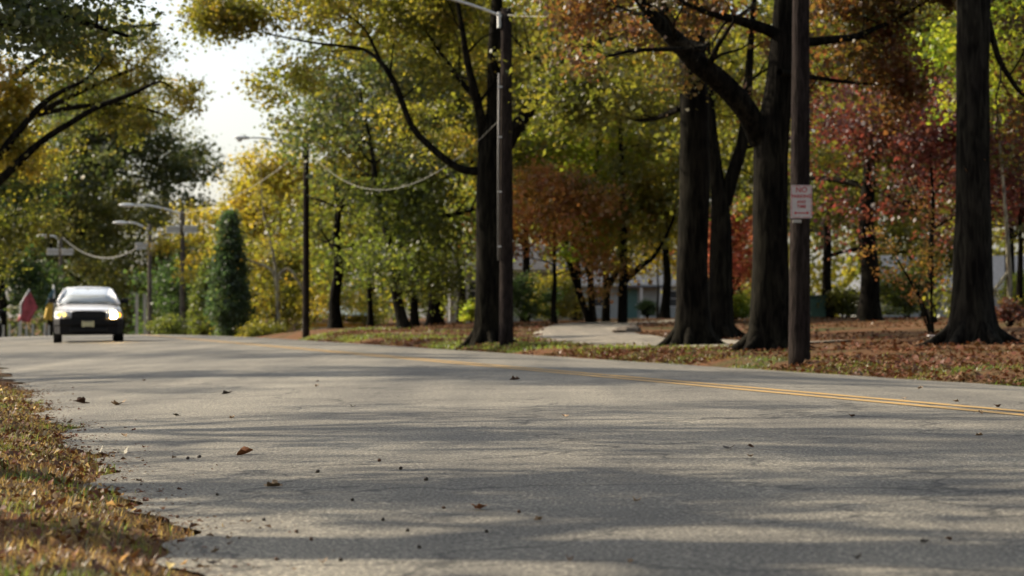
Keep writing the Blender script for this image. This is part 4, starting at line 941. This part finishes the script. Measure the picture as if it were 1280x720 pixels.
# ------------------------------------------------------------------ cars
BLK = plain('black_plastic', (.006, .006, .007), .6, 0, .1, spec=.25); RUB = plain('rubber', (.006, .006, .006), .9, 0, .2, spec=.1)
def carpaint(name, c, met=.3): return plain(name, c, .28, met, .02, 3, coat=1)
def emis(name, col, strength):
    m, nt, n, l = newmat(name); o = N(nt, 'ShaderNodeOutputMaterial'); e = N(nt, 'ShaderNodeEmission'); e.inputs[0].default_value = (*col, 1); e.inputs[1].default_value = strength; l.new(e.outputs[0], o.inputs[0]); return m
def make_car(label, loc, rz, paint, lit=True):
    root = empty('car', loc, label, 'car', None, rz)
    # lower body: stations along y (front is -y); each ring runs from the sill round over the hood
    st = [(-2.28, .42, .42, .66, .60, .74), (-2.20, .30, .32, .76, .66, .79), (-2.02, .26, .30, .83, .70, .835), (-1.80, .24, .52, .865, .72, .87), (-1.38, .24, .66, .875, .76, .93), (-1.0, .24, .52, .875, .80, .985),
          (-.85, .22, .26, .875, .82, 1.0), (0, .22, .24, .88, .84, 1.0), (.95, .22, .24, .88, .84, 1.01), (1.12, .24, .52, .88, .84, 1.015), (1.45, .24, .66, .88, .84, 1.02), (1.80, .26, .5, .87, .82, 1.02), (2.05, .30, .34, .83, .78, 1.0), (2.22, .40, .42, .74, .70, .95)]
    V = []; m = 12
    for y, zb, zo, w, zs, zt in st:
        half = [(0, zb), (w * .62, zb), (w * .80, zb), (w * .97, zo), (w, zo + (zs - zo) * .5), (w * .985, zs), (w * .90, zs + (zt - zs) * .62), (w * .62, zt - .012), (0, zt)]
        ring = half + [(-a, z) for a, z in half[-2:0:-1]]; m = len(ring); V += [(a, y, z) for a, z in ring]
    k = len(st); Fs = [(i * m + j, i * m + (j + 1) % m, (i + 1) * m + (j + 1) % m, (i + 1) * m + j) for i in range(k - 1) for j in range(m)] + [tuple(range(m - 1, -1, -1)), tuple(range((k - 1) * m, k * m))]
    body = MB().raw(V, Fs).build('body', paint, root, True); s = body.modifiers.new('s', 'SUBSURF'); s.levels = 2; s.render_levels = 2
    hl = MB(); hl.tube([(-.80, -1.98, .80), (-.55, -2.22, .805), (0, -2.30, .80), (.55, -2.22, .805), (.80, -1.98, .80)], .010, 6); hl.build('hood_seam', BLK, body)
    # roof and pillars
    rz_ = [(-.22, .57, 1.36), (.05, .60, 1.405), (.45, .60, 1.42), (.85, .58, 1.40), (1.10, .54, 1.345)]; V = []
    for y, w, z in rz_: V += [(-w, y, z - .05), (-w * .93, y, z - .008), (-w * .5, y, z + .012), (0, y, z + .018), (w * .5, y, z + .012), (w * .93, y, z - .008), (w, y, z - .05), (w * .9, y, z - .06), (0, y, z - .05), (-w * .9, y, z - .06)]
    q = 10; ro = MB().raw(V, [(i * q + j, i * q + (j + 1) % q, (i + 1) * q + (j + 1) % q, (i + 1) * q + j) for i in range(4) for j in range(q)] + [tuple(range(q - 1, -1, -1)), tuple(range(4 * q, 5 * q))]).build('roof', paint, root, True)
    pm = MB()
    for sx in (-1, 1):
        pm.tube([(sx * .78, -1.0, .97), (sx * .68, -.6, 1.19), (sx * .56, -.20, 1.345)], [.036, .032, .032], 8); pm.tube([(sx * .80, .32, .98), (sx * .60, .36, 1.365)], .035, 8); pm.tube([(sx * .76, 1.72, .98), (sx * .54, 1.08, 1.33)], .05, 8)
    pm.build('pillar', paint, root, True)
    gm = plain('glass_sky_sheen', (.48, .52, .53), .04, 0, .05, 3, coat=1, spec=1)  # pale base colour paints the sky reflection into the glass
    def sheet(name, rows, mat, th=.008, par=root):
        nn = len(rows[0]); V = [p for r in rows for p in r]
        o = link(name, mesh_np(name, V, [(i * nn + j, i * nn + j + 1, (i + 1) * nn + j + 1, (i + 1) * nn + j) for i in range(len(rows) - 1) for j in range(nn - 1)], True), mat, par); sd = o.modifiers.new('t', 'SOLIDIFY'); sd.thickness = th; return o
    fr = lambda w, y, z, bow: [(w * e, y - bow * (1 - e * e), z) for e in (-1, -.6, -.2, .2, .6, 1)]
    ws = sheet('windscreen', [fr(.75, -.98, .99, .14), fr(.655, -.58, 1.19, .10), fr(.545, -.20, 1.365, .05)], gm)
    MB().box((0, -.30, 1.30), (.20, .03, .06), bev=.01).build('rear_view_mirror', BLK, ws)
    wm = MB(); wm.tube([(-.55, -1.04, 1.005), (.05, -1.14, 1.012)], .008, 6); wm.tube([(.10, -1.14, 1.012), (.68, -1.03, 1.005)], .008, 6); wm.build('wiper', BLK, ws)
    sheet('rear_window', [fr(.73, 1.78, .99, -.1), fr(.53, 1.1, 1.34, -.04)], gm)
    for sx in (-1, 1):
        dk = plain('side_glass', (.05, .055, .06), .05, 0, .1, 3, spec=1)
        sheet('side_window', [[(sx * .80, -.90, 1.0), (sx * .81, .30, 1.0), (sx * .80, 1.60, 1.0)], [(sx * .585, -.20, 1.35), (sx * .61, .36, 1.375), (sx * .565, 1.05, 1.33)]], dk)
        dr = MB().box((sx * .884, .42, .60), (.012, .008, .60)); dr.box((sx * .884, -.62, .60), (.012, .008, .56)); dr.build('door_gap', BLK, body)
        mi = MB(); mi.box((sx * .93, -.62, 1.055), (.19, .11, .13), bev=.03); mi.box((sx * .83, -.62, 1.01), (.08, .05, .04)); mo = mi.build('mirror', BLK, root); MB().box((sx * .93, -.563, 1.055), (.15, .006, .10)).build('mirror_glass', GALV, mo)
        for y in (-1.40, 1.45):
            hub = (sx * .77, y, .315); tw = MB().lathe([(.19, -.10), (.29, -.105), (.312, -.08), (.315, 0), (.312, .08), (.29, .105), (.19, .10)], 28, hub, 'X').build('wheel', RUB, root, True)
            MB().lathe([(.19, sx * .06), (.185, sx * .09), (.06, sx * .07), (.05, sx * .10), (.01, sx * .10)], 20, hub, 'X').build('rim', GALV, tw, True)
            MB().lathe([(.40, -.10), (.40, .103)], 24, hub, 'X').build('wheel_arch', BLK, body)
        # headlamp cluster
        V = []; w0 = [(.46, -2.245), (.60, -2.20), (.72, -2.10), (.80, -1.97)]
        for x, y in w0:
            V += [(sx * x, y - .03, .615), (sx * x, y - .045, .69), (sx * x, y - .02, .765)]
        hb = link('headlight', mesh_np('headlight', V, [(i * 3 + j, i * 3 + j + 1, i * 3 + 4 + j, i * 3 + 3 + j) for i in range(3) for j in range(2)], True), plain('lamp_housing', (.55, .55, .52), .12, .3, coat=1), root); sd = hb.modifiers.new('t', 'SOLIDIFY'); sd.thickness = .05; sd.offset = 0
        if lit:
            bright = sx > 0
            MB().lathe([(.10 if bright else .055, -.012), (.08 if bright else .045, -.03), (.01, -.035)], 16, (sx * .60, -2.255, .69), 'Y').build('lamp_bulb', emis('headlamp_strong' if bright else 'headlamp_warm', (1, .62, .22) if bright else (1, .74, .22), 160 if bright else 1.3), hb, True)
            MB().lathe([(.06, -.012), (.045, -.03), (.01, -.035)], 12, (sx * .735, -2.165, .685), 'Y').build('turn_signal', emis('signal_strong' if bright else 'signal_orange', (1, .40, .03), 3 if bright else 5), hb, True)
    gr = MB()
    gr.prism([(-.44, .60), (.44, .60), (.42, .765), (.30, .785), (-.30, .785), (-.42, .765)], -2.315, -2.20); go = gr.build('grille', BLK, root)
    sl = MB()
    for z in (.64, .68, .72): sl.box((0, -2.32, z), (.80, .012, .012))
    sl.build('grille_bar', DARKM, go)
    bp = []; 
    for x, y in [(-.86, -1.80), (-.84, -2.05), (-.72, -2.27), (-.40, -2.36), (0, -2.38), (.40, -2.36), (.72, -2.27), (.84, -2.05), (.86, -1.80)]: bp.append((x, y))
    V = []
    for x, y in bp: V += [(x, y + .03, .60), (x * 1.005, y, .57), (x * 1.005, y, .44), (x, y + .03, .40), (x * .99, y + .04, .22), (x * .95, y + .10, .185), (x * .9, y + .35, .185), (x * .9, y + .2, .60)]
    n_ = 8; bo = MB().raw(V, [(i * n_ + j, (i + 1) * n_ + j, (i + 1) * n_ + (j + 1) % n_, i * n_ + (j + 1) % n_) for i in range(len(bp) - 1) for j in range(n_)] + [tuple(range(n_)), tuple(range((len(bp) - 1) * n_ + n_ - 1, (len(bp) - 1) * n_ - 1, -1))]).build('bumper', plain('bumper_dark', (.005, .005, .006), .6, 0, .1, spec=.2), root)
    MB().box((0, -2.375, .31), (.95, .02, .10), bev=.01).build('air_intake', BLK, bo)
    pl = MB().box((-.02, -2.40, .46), (.31, .012, .155), bev=.005).build('licence_plate', plain('plate_cream', (.50, .47, .28), .5, 0, .05), root)
    MB().box((-.02, -2.409, .525), (.22, .003, .018)).box((-.02, -2.409, .395), (.16, .003, .014)).build('plate_band', plain('plate_band', (.10, .10, .09), .6), pl)
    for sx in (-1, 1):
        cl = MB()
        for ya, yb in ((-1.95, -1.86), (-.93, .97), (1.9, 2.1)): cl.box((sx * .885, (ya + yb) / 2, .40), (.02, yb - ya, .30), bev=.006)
        cl.build('side_dark_strip', BLK, body)  # black strips added to darken the sides of the glare-pale body
    MB().box((0, 0, .26), (1.5, 4.2, .12), bev=.03).build('underbody', BLK, root)
    for sx in (-1, 1):
        MB().box((sx * .60, 2.17, .82), (.34, .1, .14), bev=.02).build('tail_light', plain('tail_red', (.35, .02, .02), .25, coat=1), root)
    return root
cx, cy = (110 - 640) / 48.0 , 62.5
make_car('oncoming sedan, body painted pale for sun glare, with one dazzling headlamp, driving over the crest', (cx, cy, Z(cx, cy) + .014), TH - math.radians(2.6), carpaint('paint_pale_glare', (.80, .80, .82), .0))  # pale body colour stands in for sun glare on a dark car
x, y = (-28 - 640) * 92 / F, 92
make_car('dark car cut off by the left edge of the photo beyond the crest', (x, y, Z(x, y) + .012), TH, carpaint('paint_black', (.012, .012, .014), .1), False)

# ------------------------------------------------------------------ light, sky, lens
SUNV = Vector((-.915, .40, 0)).normalized() * math.cos(math.radians(31)) + Vector((0, 0, math.sin(math.radians(31))))
w = bpy.data.worlds.new('World'); S.world = w; w.use_nodes = True; nt = w.node_tree; nt.nodes.clear()
o = N(nt, 'ShaderNodeOutputWorld'); bg = N(nt, 'ShaderNodeBackground'); sk = N(nt, 'ShaderNodeTexSky', sky_type='NISHITA'); sk.sun_disc = False
sk.sun_elevation = math.radians(31); sk.sun_rotation = math.atan2(SUNV.x, SUNV.y); sk.air_density = 1.0; sk.dust_density = 2.5; sk.ozone_density = .6
hs = N(nt, 'ShaderNodeHueSaturation'); hs.inputs['Saturation'].default_value = .55; nt.links.new(sk.outputs[0], hs.inputs['Color']); nt.links.new(hs.outputs[0], bg.inputs[0]); bg.inputs[1].default_value = .12; nt.links.new(bg.outputs[0], o.inputs[0])
sl = bpy.data.lights.new('sun', 'SUN'); sl.energy = 5.0; sl.angle = math.radians(.8); sl.color = (1, .87, .68)
so = bpy.data.objects.new('sun', sl); COL.objects.link(so); so.rotation_euler = SUNV.to_track_quat('Z', 'Y').to_euler(); so.location = (-30, 20, 40)
cam = bpy.data.cameras.new('camera'); co = bpy.data.objects.new('camera', cam); COL.objects.link(co); S.camera = co
co.location = (0, 0, EYE); co.rotation_euler = (math.radians(90) + math.atan((HZ - 360) / F), 0, 0)
cam.sensor_width = 36; cam.lens = 36 * F / 1280; cam.clip_end = 6000; cam.clip_start = .1
cam.dof.use_dof = True; cam.dof.focus_distance = 13; cam.dof.aperture_fstop = 4.5; cam.dof.aperture_blades = 0
S.view_settings.view_transform = 'Standard'; S.view_settings.look = 'None'; S.view_settings.gamma = 1; S.view_settings.use_curve_mapping = False
S.view_settings.exposure = 0.85
S.cycles.max_bounces = 6; S.cycles.diffuse_bounces = 3; S.cycles.glossy_bounces = 2; S.cycles.transmission_bounces = 4; S.cycles.use_denoising = True; S.cycles.caustics_reflective = False; S.cycles.sample_clamp_indirect = 6
